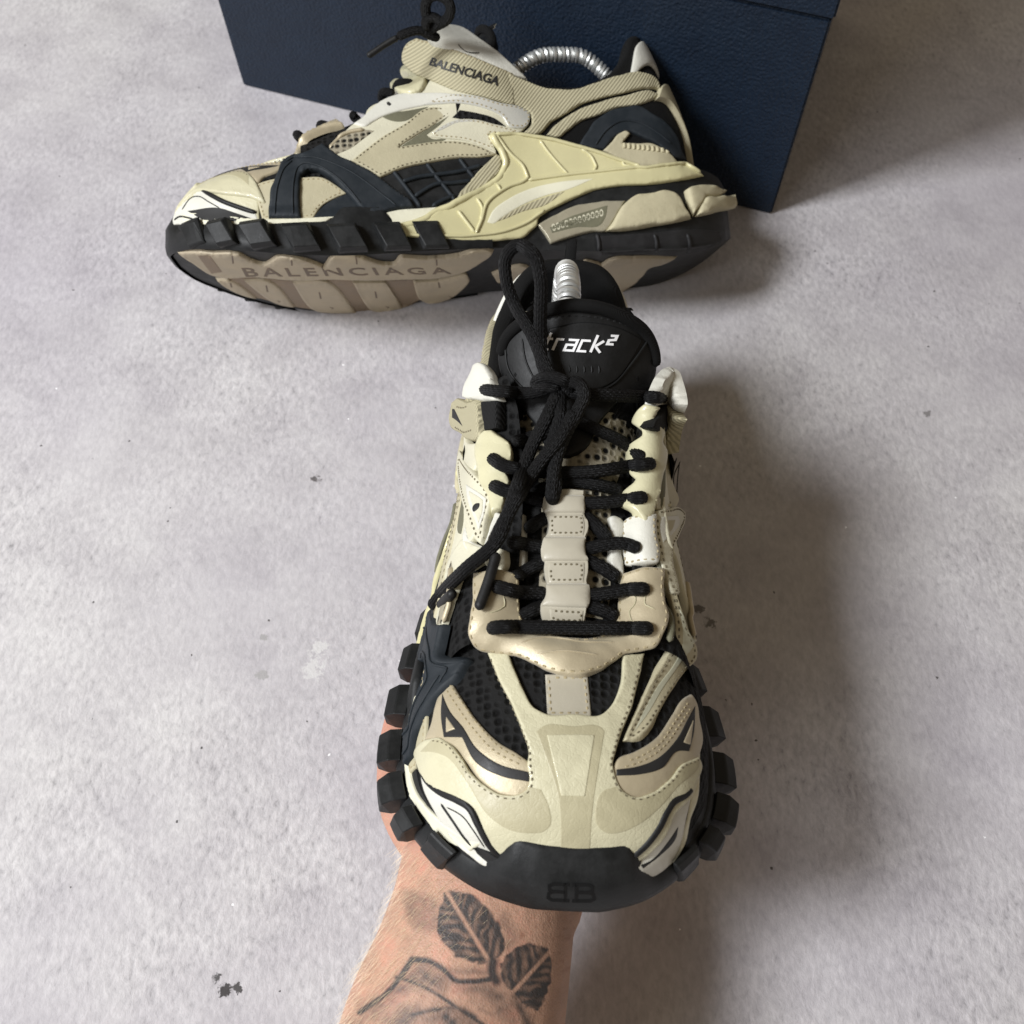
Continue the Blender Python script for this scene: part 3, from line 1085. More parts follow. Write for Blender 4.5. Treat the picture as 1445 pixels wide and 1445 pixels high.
panel('edge', 'h', [(640, 30), (680, 120), (690, 300), (680, 560), (630, 575), (605, 470), (612, 290)], .05, m['olive'], base=UP, lift=.1, fit=2)
for k_ in range(7):
    y0 = 250 + k_ * 44
    panel('rib', 'h', [(718, y0), (752 + k_ * 2, y0), (754 + k_ * 2, y0 + 28), (720, y0 + 28)], .04, m['ivory'], base=UP, lift=.1, e=1.0, sp=3)
mst = panel('ankle_strap', 'g', [(930, 650), (990, 650), (1140, 820), (1100, 900), (1050, 1100), (1030, 1260), (900, 1260), (800, 1200), (775, 1100), (830, 960), (910, 760)], .5, m['web'], base=UP, puff=.05, fit=1)
panel('webbing_loop', 'g', [(790, 640), (600, 930), (690, 990), (780, 1035), (880, 800), (915, 690)], .45, m['bweb'], base=UP, fit=1)
panel('eyelet_wing', 'g', [(760, 640), (650, 700), (720, 460), (800, 290), (880, 200), (960, 170), (1045, 220), (1090, 360), (1130, 520), (1140, 640), (1100, 740), (1010, 650), (930, 640)], .38, m['white'], base=UP, puff=.12, wrinkle=.03, fit=2)

# cream rim and black rim along the inner forefoot
panel('midsole_rim', 'k', [(555, 300), (612, 285), (610, 450), (596, 610), (545, 760), (505, 930), (435, 1045), (345, 1125), (255, 1172), (235, 1150), (335, 1100), (428, 1010), (478, 890), (512, 760), (540, 610), (556, 500)], .08, m['midsole'], base='front+sole', relax=12)
for pts_ in ([(770, 60), (800, 200), (820, 440)], [(830, 40), (800, 160), (790, 290)], [(860, 80), (840, 250), (830, 440)], [(790, 60), (850, 150), (845, 330)], [(870, 75), (800, 240), (800, 340)]):
    ridge('loose_thread', 'h', pts_, .03, m['blackline'], lift=.25, base=UP, k=5)
# ---- outer side, seen on the shoe lying by the box
LAT = 'stay+front+rear+sole'
ul = panel('underlay', 'q', [(-255, 860), (-180, 830), (-60, 800), (160, 790), (330, 790), (440, 850), (540, 925), (440, 965), (330, 1030), (250, 1140), (0, 1152), (-175, 1152), (-215, 1010)], .10, m['beige'], base=LAT, stitch=5)
panel('vent', 'q', [(250, 1135), (330, 1040), (430, 970), (545, 925), (640, 1030), (705, 1110)], .06, m['navy'], base=LAT)
bq = panel('quarter_panel', 'q', [(590, 350), (690, 285), (720, 220), (850, 150), (1000, 95), (1170, 90), (1250, -30), (1443, 48), (1603, 88), (1843, 158), (2033, 218), (2093, 258), (2083, 328), (2023, 398), (1760, 430), (1810, 600), (1693, 560), (1523, 515), (1343, 510), (1143, 535), (983, 560), (820, 640), (560, 660), (430, 605), (385, 560), (470, 470)],
      .17, m['ivory'], base=UP, relax=2, fit=5)
panel('vent', 'r', [(590, 893), (655, 828), (800, 852), (950, 898), (1045, 968), (900, 945), (760, 908), (660, 905)], .02, m['mesh'], on=bq, e=1.5)
panel('vent', 'q', [(838, 290), (900, 262), (1050, 238), (1235, 200), (1110, 285), (1040, 322), (900, 318)], .02, m['olive'], on=bq, e=1.5)
panel('vent', 'q', [(395, 560), (470, 480), (580, 425), (700, 400), (775, 408), (700, 462), (560, 562), (455, 605)], .02, m['cmesh'], on=bq, e=1.5)
ridge('edge', 'q', [(390, 545), (470, 470), (570, 425), (690, 402)], .12, m['gold'], lift=.05, on=bq)
panel('vent', 'q', [(985, 545), (1180, 415), (1405, 276), (1320, 360), (1215, 440), (1240, 462), (1420, 455), (1343, 492), (1143, 515)], .02, m['olive'], on=bq, e=1.5)
wsw = panel('swoosh', 'r', [(330, 800), (450, 735), (570, 700), (760, 703), (1000, 768), (1180, 815), (1245, 860), (1235, 930), (1190, 985), (1065, 968), (1010, 890), (850, 812), (640, 775), (480, 785)], .10, m['pearl'], on=bq, stitch=4, only='back')
panel('swoosh', 'r', [(385, 1062), (480, 978), (610, 917), (770, 907), (950, 948), (1190, 1000), (1130, 1020), (900, 1030), (960, 1185), (850, 1140), (690, 1090), (520, 1075)], .08, m['ivory'], on=bq, stitch=4, only='back')
panel('swoosh', 'r', [(400, 1050), (500, 970), (620, 917), (760, 912), (880, 935), (760, 935), (620, 950), (520, 1000)], .10, m['pearl'], on=bq, only='back')
wa = panel('eyelet_panel', 'q', [(600, 355), (690, 290), (850, 155), (1000, 100), (1170, 92), (1440, 95), (1590, 130), (1440, 160), (1200, 195), (1000, 240), (850, 290), (760, 340), (700, 375)], .09, m['white'], on=bq, puff=.05, only='back', relax=3)
panel('eyelet', 'q', [(885, 185), (905, 180), (925, 200), (910, 215), (890, 205)], .02, m['print'], on=wa, e=1.0, only='back')
sb_ = panel('side_band', 'q', [(575, 660), (720, 545), (880, 430), (1040, 335), (1230, 208), (1360, 205), (1483, 223), (1403, 278), (1290, 350), (1173, 418), (983, 540), (1143, 513), (1343, 488), (1523, 493), (1693, 538), (1813, 600), (1683, 623), (1483, 628), (1243, 668), (1043, 708), (820, 798), (690, 720)],
      .24, m['beige'], base=UP, stitch=4, smat='threaddark', relax=2, fit=5)
lat = panel('lattice', 'q', [(800, 800), (1043, 705), (1243, 665), (1483, 625), (1800, 600), (1720, 700), (1560, 891), (1455, 1021), (1200, 1050), (1100, 1060), (1040, 970), (930, 880)], .08, m['black'], base=LAT)
for pts_ in ([(930, 740), (1040, 880), (1160, 1045)], [(1210, 672), (1285, 775), (1370, 880), (1450, 990)], [(1490, 630), (1570, 740), (1620, 800)], [(1000, 835), (1150, 790), (1300, 770), (1480, 745), (1680, 690)], [(1110, 960), (1300, 850), (1450, 840), (1590, 820)], [(1260, 1040), (1340, 1000), (1460, 950)]):
    ridge('lattice_rib', 'q', pts_, .12, m['navy'], lift=.06, on=lat)
panel('side_tape', 's', [(480, 350), (530, 380), (520, 470), (440, 570), (300, 680), (110, 785), (150, 725), (250, 590), (370, 455)], .22, m['web'], base=LAT)
nv = panel('rubber_strap', 'q', [(-119, 1146), (-114, 1001), (-94, 861), (-44, 741), (16, 655), (100, 620), (200, 585), (340, 512), (375, 545), (450, 600), (560, 650), (700, 720), (900, 860), (1050, 970), (1120, 1052), (1000, 1065), (770, 1110), (690, 1112), (640, 1050), (520, 915), (400, 800), (300, 745), (215, 735), (165, 785), (146, 900), (156, 1146)],
      .34, m['navy'], base=LAT, e=4, relax=6, label='dark navy rubber strap')
for pts_ in ([(30, 700), (120, 660), (250, 650), (400, 690), (560, 760), (700, 850), (850, 970), (950, 1055)], [(90, 1130), (85, 980), (95, 850), (130, 750), (190, 700), (290, 710), (400, 770), (530, 880), (660, 1040)], [(-60, 1130), (-55, 1000), (-35, 870), (10, 760), (90, 690)]):
    ridge('groove', 'q', pts_, .05, m['navy'], lift=.02, on=nv)
stitch_line(nv, 'q', [(560, 660), (700, 735), (900, 875), (1060, 1000)], 'threadblack')
# white rim of the midsole at the outer forefoot
panel('midsole_rim', 'q', [(-860, 1085), (-800, 1085), (-500, 1110), (-215, 1140), (0, 1140), (260, 1128), (480, 1115), (400, 1140), (330, 1200), (270, 1255), (130, 1235), (-70, 1252), (-150, 1262), (-215, 1235), (-310, 1205), (-600, 1180), (-680, 1192), (-800, 1180), (-860, 1160)], .10, m['midsole'], base='front+sole', relax=6)
panel('midsole_rim', 'q', [(780, 1112), (1000, 1062), (1200, 1048), (1445, 1012), (1600, 930), (1640, 980), (1445, 1100), (1200, 1180), (900, 1222), (860, 1175)], .12, m['midsole'], base=LAT, relax=6)
# cream cage of the arch
cg = panel('arch_cage', 's', [(-445, 985), (-300, 960), (-100, 890), (0, 830), (120, 780), (280, 700), (450, 600), (525, 520), (550, 430), (505, 320), (430, 255), (405, 205), (450, 163), (560, 178), (800, 200), (1000, 235), (1200, 290), (1404, 352), (1554, 407), (1704, 470), (1904, 450), (2074, 443), (2164, 477), (2239, 535), (2054, 573), (1804, 608), (1504, 625), (1304, 662), (1204, 702), (1050, 772), (900, 850), (840, 900), (830, 950), (780, 1000), (730, 1047), (560, 1077), (320, 1092), (120, 1086), (-175, 1071), (-420, 1041)],
      .30, m['tpu'], base=LAT, relax=10, e=3.5)
panel('inset', 's', [(395, 945), (440, 860), (590, 745), (760, 668), (1000, 612), (1300, 582), (1060, 678), (900, 720), (700, 800), (520, 905), (440, 955)], .03, m['midsole'], on=cg)
panel('inset', 's', [(440, 950), (560, 880), (700, 808), (900, 735), (1060, 685), (880, 805), (700, 855), (520, 925)], .03, m['web'], on=cg)
for pts_, r_ in (([(440, 195), (480, 270), (535, 350), (555, 430), (525, 510), (450, 592), (300, 690), (120, 785), (-50, 845), (-250, 940), (-420, 985)], .20), ([(470, 195), (600, 370), (700, 470), (742, 570), (700, 605), (600, 645), (520, 690), (395, 790), (345, 930), (295, 1035)], .10),
                 ([(470, 185), (640, 190), (800, 212), (1000, 247), (1200, 302), (1404, 364), (1554, 420), (1700, 480)], .11), ([(842, 245), (900, 330), (1010, 460), (1085, 545)], .08), ([(1200, 320), (1275, 380), (1325, 480), (1300, 530)], .08),
                 ([(745, 590), (900, 570), (1080, 548), (1330, 525), (1560, 502), (1900, 468), (2080, 465), (2200, 510)], .10), ([(475, 620), (515, 690)], .09), ([(305, 745), (355, 835), (340, 930)], .09), ([(145, 850), (290, 1030)], .10), ([(-400, 1030), (-100, 1055), (290, 1045), (560, 1010), (760, 930), (880, 840)], .09),
                 ([(1540, 420), (1560, 470), (1640, 490)], .07)):
    ridge('cage_rib', 's', pts_, r_, m['tpu'], lift=.03, on=cg, k=10)
# heel: pearl insert and foam pods
sv = panel('heel_insert', 's', [(832, 955), (1000, 862), (1200, 782), (1400, 752), (1580, 748), (1545, 810), (1490, 900), (1420, 1000), (1300, 1012), (1100, 1062), (940, 1112), (895, 1040)], .30, m['silver'], base=SO, relax=8)
panel('inset', 's', [(930, 985), (1080, 905), (1250, 850), (1420, 800), (1400, 900), (1370, 950), (1150, 985), (950, 1030)], .02, m['olive'], on=sv, e=1.5)
lettering('lettering', 'oooooooooooo', 's', [(940, 960), (1380, 830), (1385, 890), (955, 1020)], .02, m['ivory'], on=sv, weight=.01)
panel('heel_pod', 'u', [(195, 765), (260, 690), (370, 530), (480, 462), (620, 437), (750, 435), (805, 460), (860, 560), (925, 660), (800, 692), (620, 722), (450, 752), (330, 765)], .55, m['foam'], base=SO, relax=8, e=5, puff=.1)
panel('heel_pod', 'u', [(868, 432), (930, 388), (1100, 372), (1190, 405), (1200, 445), (1150, 470), (1030, 490), (975, 590), (945, 645), (905, 570)], .50, m['foam'], base=SO, relax=8, e=5, puff=.1)
panel('heel_pod', 'u', [(955, 645), (985, 560), (1040, 490), (1150, 460), (1262, 462), (1312, 530), (1302, 565), (1150, 600), (1040, 630)], .62, m['foam'], base=SO, relax=8, e=5, puff=.12)
# ankle strap, collar bands, heel
ST = panel('ankle_strap', 'r', [(180, 350), (200, 280), (300, 208), (400, 235), (800, 390), (1100, 520), (1110, 790), (1000, 757), (760, 692), (610, 655), (400, 560), (230, 460), (183, 400)], .29, m['web'], base=UP, fit=2, relax=2, stitch=4, span=[(0.02, .5)], only='back')
panel('strap_wing', 'r', [(1060, 770), (1040, 600), (1060, 505), (1200, 565), (1445, 640), (1686, 630), (1816, 590), (2016, 530), (2206, 508), (2306, 555), (2366, 690), (2336, 658), (2226, 642), (2066, 672), (1886, 712), (1686, 772), (1560, 850), (1445, 912), (1310, 1030), (1190, 1015), (1262, 930), (1257, 860), (1190, 815)], .27, m['web'], base=UP, relax=14, only='back')
STH = panel('ankle_strap', 'r', [(920, 740), (900, 600), (910, 440), (1200, 565), (1445, 640), (1686, 630), (1816, 590), (2016, 530), (2206, 508), (2306, 555), (2366, 690), (2336, 658), (2226, 642), (2066, 672), (1886, 712), (1686, 772), (1560, 850), (1445, 912), (1310, 1030), (1190, 1015), (1262, 930), (1257, 860), (1190, 815), (1000, 757)],
      .28, m['web'], base=UP, relax=12, stitch=4, span=[(0.02, .5)], only='held')
lettering('lettering', 'BALENCIAGA', 'r', [(440, 378), (985, 560), (965, 635), (415, 440)], .04, m['print'], on=ST, weight=.025, only='back')
panel('collar_band', 'r', [(1390, 1035), (1480, 935), (1686, 803), (1886, 738), (2086, 692), (2286, 664), (2366, 700), (2186, 772), (1986, 802), (1836, 862), (1686, 912), (1560, 1005), (1500, 1050)], .24, m['web'], base=UP, relax=10, clip=True)
panel('eyelet_wing', 'r', [(395, 140), (560, 108), (660, 125), (800, 210), (950, 310), (1100, 440), (1225, 560), (1150, 548), (800, 392), (400, 232), (370, 190)], .20, m['white'], base=UP, puff=.06, only='back', fit=3, relax=2)
ridge('print', 'r', [(640, 150), (640, 250), (680, 300), (900, 325), (780, 235), (650, 150)], .025, m['print'], lift=.30, base=UP, only='back')
ridge('print', 'r', [(575, 130), (570, 230), (545, 268), (450, 245)], .025, m['print'], lift=.30, base=UP, only='back')
panel('lace_hook', 'r', [(70, 640), (120, 595), (205, 588), (255, 560), (240, 538), (165, 530), (180, 490), (250, 463), (330, 500), (395, 545), (385, 590), (345, 668), (190, 708), (110, 675)], .40, m['hook'], base=UP, only='back', fit=2, relax=2)
panel('heel_tab', 'R', [(.40, .80), (.31, .91), (.24, .97), (.1, .985), (0, .98), (-.1, .985), (-.24, .97), (-.31, .91), (-.40, .80), (-.2, .775), (0, .76), (.2, .775)], .16, m['white'], puff=.08)
hc = panel('heel_counter', 't', [(-20, 1120), (50, 1010), (130, 900), (250, 822), (400, 790), (490, 790), (620, 870), (700, 920), (800, 1050), (850, 1200), (885, 1255), (800, 1235), (720, 1185), (640, 1120), (500, 1050), (410, 1015), (330, 1030), (190, 1165), (80, 1150)], .28, m['navy'], base='rout', label='navy rubber heel counter', relax=10, clip=True)
ridge('groove', 't', [(110, 1130), (210, 1000), (330, 930), (470, 940), (620, 1020), (740, 1120)], .06, m['navy'], lift=.02, on=hc)
panel('heel_cap', 'R', [(.31, .50), (.22, .60), (.1, .645), (0, .65), (-.1, .645), (-.22, .60), (-.31, .50), (-.21, .48), (-.14, .40), (-.09, .2), (-.05, .06), (0, .04), (.05, .06), (.09, .2), (.14, .40), (.21, .48)], .36, m['beige'])
hb = panel('heel_base', 't', [(180, 1165), (260, 1085), (330, 1015), (372, 998), (415, 1020), (345, 1105), (480, 1108), (620, 1112), (740, 1185), (825, 1275), (600, 1305), (500, 1330), (350, 1262)], .26, m['beige'], base='rout+sole', relax=10)
for k_ in range(10):
    x0 = 345 + k_ * 40
    panel('rib', 't', [(x0, 1112 + k_ * 4), (x0 + 22, 1112 + k_ * 4), (x0 + 24, 1158 + k_ * 4), (x0 + 2, 1158 + k_ * 4)], .08, m['foam'], on=hb, e=1.0, sp=3)
# ---- outer side as the held shoe shows it
bd = panel('badge_panel', 'd', [(680, -20), (760, 100), (860, 230), (960, 370), (995, 470), (990, 560), (950, 700), (930, 850), (900, 950), (830, 900), (790, 800), (740, 600), (700, 430), (670, 250), (660, 80)], .30, m['ivory'], base=UP, stitch=5, smat='threaddark', only='held', fit=3, relax=2)
panel('badge', 'd', [(775, 335), (960, 490), (940, 620), (880, 820), (830, 660), (785, 470)], .03, m['white'], on=bd, only='held', e=1.5)
panel('badge', 'd', [(800, 400), (930, 510), (920, 620), (880, 750), (840, 610)], .05, m['ivory'], on=bd, only='held', e=1.2)
panel('eyelet', 'd', [(830, 590), (860, 545), (900, 540), (895, 580), (850, 635), (832, 625)], .07, m['print'], on=bd, only='held', e=1)
hkl = panel('lace_hook', 'f', [(440, 1020), (550, 1000), (740, 1180), (760, 1260), (740, 1440), (690, 1540), (730, 1600), (740, 1700), (690, 1760), (680, 1840), (640, 2010), (500, 2080), (440, 1800), (370, 1600), (350, 1400), (365, 1150)], .40, m['hook'], base=UP, puff=.05, wrinkle=.02, only='held', fit=3, relax=2)
panel('eyelet_panel', 'd', [(1005, 600), (1100, 640), (1080, 720), (1000, 800), (960, 860), (940, 1000), (870, 1060), (760, 1040), (700, 920), (720, 740), (790, 900), (900, 960), (940, 820), (975, 700)], .22, m['white'], base=UP, only='held', fit=3, relax=2)
panel('eyelet_panel', 'd', [(600, 1020), (700, 880), (860, 960), (1000, 960), (1130, 1000), (1130, 1160), (1080, 1230), (900, 1120), (780, 1180), (640, 1100), (530, 1330), (520, 1200), (560, 1100)], .22, m['ivory'], base=UP, only='held', fit=3, relax=2)
panel('padding', 'd', [(1215, 880), (1230, 690), (1270, 640), (1320, 640), (1330, 900), (1325, 1190), (1290, 1300), (1220, 1280), (1215, 1100)], .30, m['white'], base=TO, puff=.12, only='held', fit=2)
hst = panel('ankle_strap', 'f', [(60, 620), (120, 580), (240, 600), (390, 575), (405, 640), (430, 900), (435, 1060), (360, 1120), (260, 1110), (105, 1000), (50, 940)], .42, m['web'], base=UP, only='held', fit=1, relax=2)
stitch_line(hst, 'f', [(150, 690), (230, 705), (315, 670)], 'threaddark', only='held')
stitch_line(hst, 'f', [(130, 955), (240, 1030), (360, 985)], 'threaddark', only='held')
panel('print', 'f', [(95, 715), (125, 720), (235, 940), (130, 850), (95, 830)], .02, m['print'], on=hst, only='held', e=1.0, sp=3)
panel('webbing_loop', 'f', [(405, 640), (640, 610), (640, 960), (440, 1010), (425, 850)], .42, m['bweb'], base=UP, only='held', fit=1, relax=2)
panel('eyelet_wing', 'f', [(170, 560), (200, 420), (280, 240), (320, 140), (380, 120), (440, 150), (520, 260), (560, 400), (640, 600), (560, 620), (420, 620), (300, 590)], .36, m['white'], base=UP, puff=.10, wrinkle=.03, only='held', fit=1, relax=2)
for pts_, mt_, r_ in (([(600, 500), (560, 700), (480, 900), (420, 1100), (400, 1230)], 'olive', .12), ([(690, 580), (640, 720), (540, 900), (470, 1120), (430, 1400)], 'olive', .10), ([(640, 660), (560, 850), (490, 1050), (440, 1250)], 'ivory', .12), ([(720, 700), (620, 880), (560, 1050), (520, 1250)], 'print', .05)):
    ridge('edge', 'd', pts_, r_, m[mt_], lift=.12, base=UP, only='held')
# tongue: rubber patch, trim, tape loops
tp = panel('tongue_patch', 'c', [(420, 560), (460, 500), (540, 440), (640, 398), (760, 385), (900, 400), (1010, 440), (1085, 490), (1120, 580), (1125, 660), (1100, 740), (1000, 790), (880, 900), (800, 1040), (720, 1075), (640, 1060), (560, 900), (470, 780), (425, 680)], .22, m['patch'], base='tongue', e=3, puff=.06)
panel('tongue_flap', 'c', [(650, 470), (800, 440), (960, 470), (1050, 520), (1000, 620), (930, 720), (820, 770), (700, 750), (640, 690), (620, 560)], .06, m['patch'], on=tp, e=3)
for x_, y_ in ((460, 595), (500, 690), (1092, 622), (1030, 705)):
    panel('perforation', 'c', [(x_ - 7, y_), (x_, y_ - 13), (x_ + 7, y_), (x_, y_ + 13)], .012, m['engrave'], on=tp, e=.8, sp=2)
ridge('groove', 'c', [(455, 560), (470, 660), (540, 760), (590, 800)], .05, m['patch'], lift=.02, on=tp)
ridge('groove', 'c', [(1080, 520), (1000, 640), (930, 730), (850, 780)], .05, m['patch'], lift=.02, on=tp)
ridge('groove', 'c', [(530, 520), (545, 620), (590, 730)], .04, m['patch'], lift=.02, on=tp)
stitch_line(tp, 'c', [(455, 545), (520, 478), (640, 428), (760, 412), (900, 428), (1010, 468), (1070, 510)], 'threadblack')
for k_ in range(6):
    x0 = 700 + k_ * 32
    ridge('rib', 'c', [(x0, 645), (x0 + 2, 680), (x0 - 2, 690)], .05, m['patch'], lift=.05, on=tp)
def techno(ch, x, w, y0=0.0, y1=.68):
    """upright outlines of the squared-off letters, y up"""
    e_ = x + w
    return {'t': [[(x + .3 * w, 1.0), (x + .3 * w, y0 + .03), (e_, y0 + .03)], [(x, y1 - .03), (e_, y1 - .03)]],
            'r': [[(x, y0), (x, y1 - .03), (e_, y1 - .03)]],
            'a': [[(x, y1 - .03), (e_, y1 - .03), (e_, y0 + .03), (x, y0 + .03), (x, .36), (e_, .36)]],
            'c': [[(e_, y1 - .03), (x, y1 - .03), (x, y0 + .03), (e_, y0 + .03)]],
            'k': [[(x, y0), (x, 1.0)], [(e_, y1), (x + .25 * w, .36)], [(x + .25 * w, .36), (e_ + .02, y0)]],
            '2': [[(x, 1.0), (e_, 1.0), (e_, .78), (x, .74), (x, .52), (e_, .52)]]}[ch]


_st, _x = [], 0.0
for ch_, w_ in (('t', .10), ('r', .11), ('a', .15), ('c', .14), ('k', .14), ('2', .10)):
    _st += [[(a + b * .11, b) for a, b in s_] for s_ in techno(ch_, _x, w_)]
    _x += w_ + .075
ASP = 3.7
for name_, sw_, h_, mt_ in (('lettering_rim', .30, .02, 'blackline'), ('lettering', .13, .05, 'whiteprint')):
    _n = [[(a / 1.21 * ASP, b) for a, b in s_] for s_ in _st]
    lettering(name_, '', 'c', [(622, 490), (935, 505), (930, 590), (618, 572)], h_, m[mt_], on=tp, lift=.06, only='held', strokes=_n, sw=sw_, asp=ASP)
ridge('trim', 'c', [(415, 600, .3), (440, 520, .3), (520, 440, .32), (640, 385, .35), (740, 362, .35), (860, 372, .35), (990, 420, .35), (1085, 490, .32), (1125, 580, .3), (1130, 680, .3)], .26, m['lining'], base='tongue', k=12)
tape = panel('tongue_tape', 'a', [(645, 180), (700, 165), (800, 168), (803, 290), (800, 372), (802, 470), (800, 560), (800, 680), (803, 745), (628, 745), (622, 650), (640, 560), (635, 480), (632, 380), (642, 290)], .46, m['strip'], base=TO, e=2, relax=10)
for y0, y1 in ((285, 370), (485, 568), (680, 735)):
    sq = panel('tape_patch', 'a', [(655, y0), (785, y0), (785, y1), (655, y1)], .03, m['strip'], on=tape, e=2, stitch=3, smat='threaddark', pitch=.2)
for y0, y1 in ((200, 275), (378, 478), (575, 670)):
    panel('tape_loop', 'a', [(636, y0), (800, y0), (803, (y0 + y1) / 2), (800, y1), (630, y1), (632, (y0 + y1) / 2)], .10, m['strip'], on=tape, e=5, puff=.12)

# ---- laces
RL = .245


def lace(fr, pts, lift=.45, only=None, base='stay+front+tongue', name='lace', rad=RL, flat=.9, label=None, parent=None, ref=None):
    W = surf_path(fr, pts, lift, base, sharp=100, ref=ref)
    for _ in range(6):
        W[1:-1] = (W[:-2] + W[1:-1] * 2 + W[2:]) / 4
    W = resample(W, .035)
    v, f = tube_mesh(W, rad, 56, braid=.11, flat=flat)
    return part(name, v, f, m['lace'], parent, only=only, label=label)


lace('a', [(392, 742, .3), (430, 738, .72), (600, 738, .8), (750, 740, .8), (920, 742, .8), (1040, 742, .72), (1078, 742, .3)])
for row in ([[(408, 560, .3), (450, 572, .75), (530, 590, .6), (600, 592, .3), (640, 595, .12)], [(780, 600, .1), (820, 602, .3), (900, 592, .6), (1010, 575, .78), (1065, 575, .3)]],
            [[(470, 375, .4), (520, 380, .6), (580, 392, .4), (645, 402, .1)], [(780, 405, .1), (820, 402, .35), (890, 385, .65), (980, 385, .85), (1032, 408, .4)]],
            [[(405, 132, .4), (440, 150, .8), (540, 180, .5), (650, 210, .15)], [(760, 212, .15), (830, 210, .45), (930, 203, .7), (1010, 190, .85), (1055, 185, .4)]],
            [[(400, 15, .4), (435, 42, .8), (560, 70, .6), (680, 80, .5), (780, 80, .6), (900, 68, .8), (1010, 50, .95), (1090, 42, .5)]]):
    for seg_ in row:
        lace('a', seg_)
# the crossing runs underneath the tape
for seg_ in ([(505, 705, .3), (570, 670, .35), (640, 640, .1)], [(940, 700, .3), (870, 665, .35), (780, 640, .1)], [(500, 525, .3), (570, 485, .35), (650, 450, .1)], [(945, 535, .3), (880, 490, .35), (780, 440, .1)],
             [(545, 330, .3), (600, 290, .35), (655, 260, .1)], [(905, 375, .3), (850, 310, .35), (780, 250, .1)], [(540, 200, .3), (620, 150, .35), (720, 120, .2), (840, 130, .35), (960, 160, .35)]):
    lace('a', seg_, lift=.3)
lace('c', [(470, 1000, .4), (600, 960, .45), (760, 900, .45), (860, 940, .5), (1000, 1010, .45), (1080, 1080, .3)], lift=.4)
# bow, held shoe
lace('c', [(305, 748, .45), (345, 755, .7), (450, 765, 1.0), (560, 770, 1.1), (640, 750, 1.2), (700, 730, 1.3)], only='held', base=UP + '+tongue')
lace('c', [(1235, 792, .45), (1195, 792, .7), (1080, 788, 1.0), (930, 780, 1.1), (800, 775, 1.2), (700, 760, 1.2)], only='held', base=UP + '+tongue')
lace('c', [(690, 760, 1.2), (640, 740, 1.5), (590, 740, 1.2), (575, 720, 1.0), (620, 700, 1.5), (700, 710, 1.8), (735, 740, 1.4), (700, 790, 1.0)], only='held')
lace('c', [(650, 720, 1.4), (610, 640, 1.2), (600, 520, 1.2), (600, 380, 1.6), (600, 240, 2.2), (560, 120, 2.6), (495, 85, 2.8), (445, 130, 2.6), (440, 240, 2.2), (480, 360, 1.7), (560, 500, 1.4), (610, 620, 1.3), (660, 720, 1.2)], only='held', label='upright loop of the bow')
lace('c', [(700, 740, 1.3), (770, 720, 1.8), (800, 760, 1.8), (770, 860, 1.7), (720, 950, 1.6), (680, 1050, 1.4), (660, 1160, 1.2), (650, 1280, .9)], only='held', flat=.85)
lace('c', [(690, 760, 1.2), (690, 850, 1.5), (670, 960, 1.4), (640, 1040, 1.3), (670, 1190, 1.0), (650, 1290, .7)], only='held', flat=.85)
lace('c', [(680, 770, 1.4), (630, 880, 1.6), (560, 1020, 1.5), (500, 1180, 1.4), (450, 1330, 1.3), (400, 1450, 1.2), (250, 1590, 1.1), (150, 1690, 1.0), (90, 1770, .9)], only='held')
lace('c', [(760, 850, 1.7), (690, 980, 1.7), (600, 1090, 1.6), (520, 1210, 1.5), (440, 1350, 1.3), (400, 1430, 1.1), (385, 1480, 1.0)], only='held')


def aglet(fr, pts, only):
    W = resample(surf_path(fr, pts, .9, 'stay+front+sole'), .06)
    v, f = tube_mesh(W, .2, 14)
    part('aglet', v, f, m['blackline'], None, only=only)


aglet('a', [(425, 420, 1.0), (390, 540, .9), (345, 665, .8)], 'held')
aglet('a', [(240, 590, .9), (190, 640, .85), (130, 715, .75)], 'held')
# bow of the lying shoe
lace('r', [(480, 205, .5), (420, 185, .8), (360, 160, 1.0), (330, 130, 1.2)], only='back', base=UP, ref=(700, 112))
lace('B', [(600, 45, 1.0), (590, 43, 1.2), (575, 46, 1.4), (560, 53, 1.5)], only='back', base=UP, ref=(700, 112))
lace('B', [(600, 44, 1.0), (604, 30, 1.3), (600, 12, 1.6), (606, -4, 1.8), (622, -6, 2.0), (636, 10, 2.0), (632, 26, 1.6), (615, 36, 1.2), (603, 44, 1.0)], only='back', base=UP, rad=.27, ref=(700, 112))
lace('B', [(612, 40, 1.2), (622, 32, 1.4), (612, 24, 1.5), (600, 30, 1.5), (603, 42, 1.2)], only='back', base=UP, ref=(700, 112))
W_ = resample(surf_path('B', [(562, 52, 1.5), (545, 62, 1.5), (518, 80, 1.5)], 1.5, UP, ref=(700, 112)), .06)
part('aglet', *tube_mesh(W_, .17, 12), m['blackline'], None, only='back')

# heel pull tab
part('pull_tab', *tube_mesh(smooth_path_cm([(1.3, 0, 13.4), (1.0, 0, 14.3), (.75, 0, 14.75), (.45, 0, 14.3), (.3, 0, 13.0)]), .3, 12, flat=.5), m['lining'])
# ---- sole: black rubber wall with lugs, toe bumper, tan pads under it
def perim(x, sd, v=0.0):
    wl, wm, b, tp = sole_dims(x)
    k = 1.03 if v < .5 else .97
    return (wl if sd > 0 else -wm) * k, b, tp


def outline_pts():
    """outer edge of the forefoot from the outer side round the toe to the inner side"""
    xs = np.concatenate([np.linspace(12.5, 28, 60), 28 + 2.5 * np.sin(np.linspace(.03, 1, 30) * math.pi / 2)])
    A = [(x, float(cubic(SX, S_LAT, x))) for x in xs]
    B = [(x, -float(cubic(SX, S_MED, x))) for x in xs[::-1]]
    mid = [(30.5, y) for y in np.linspace(1.1, -1.1, 9)[1:-1]]
    return np.array(A + mid + B)


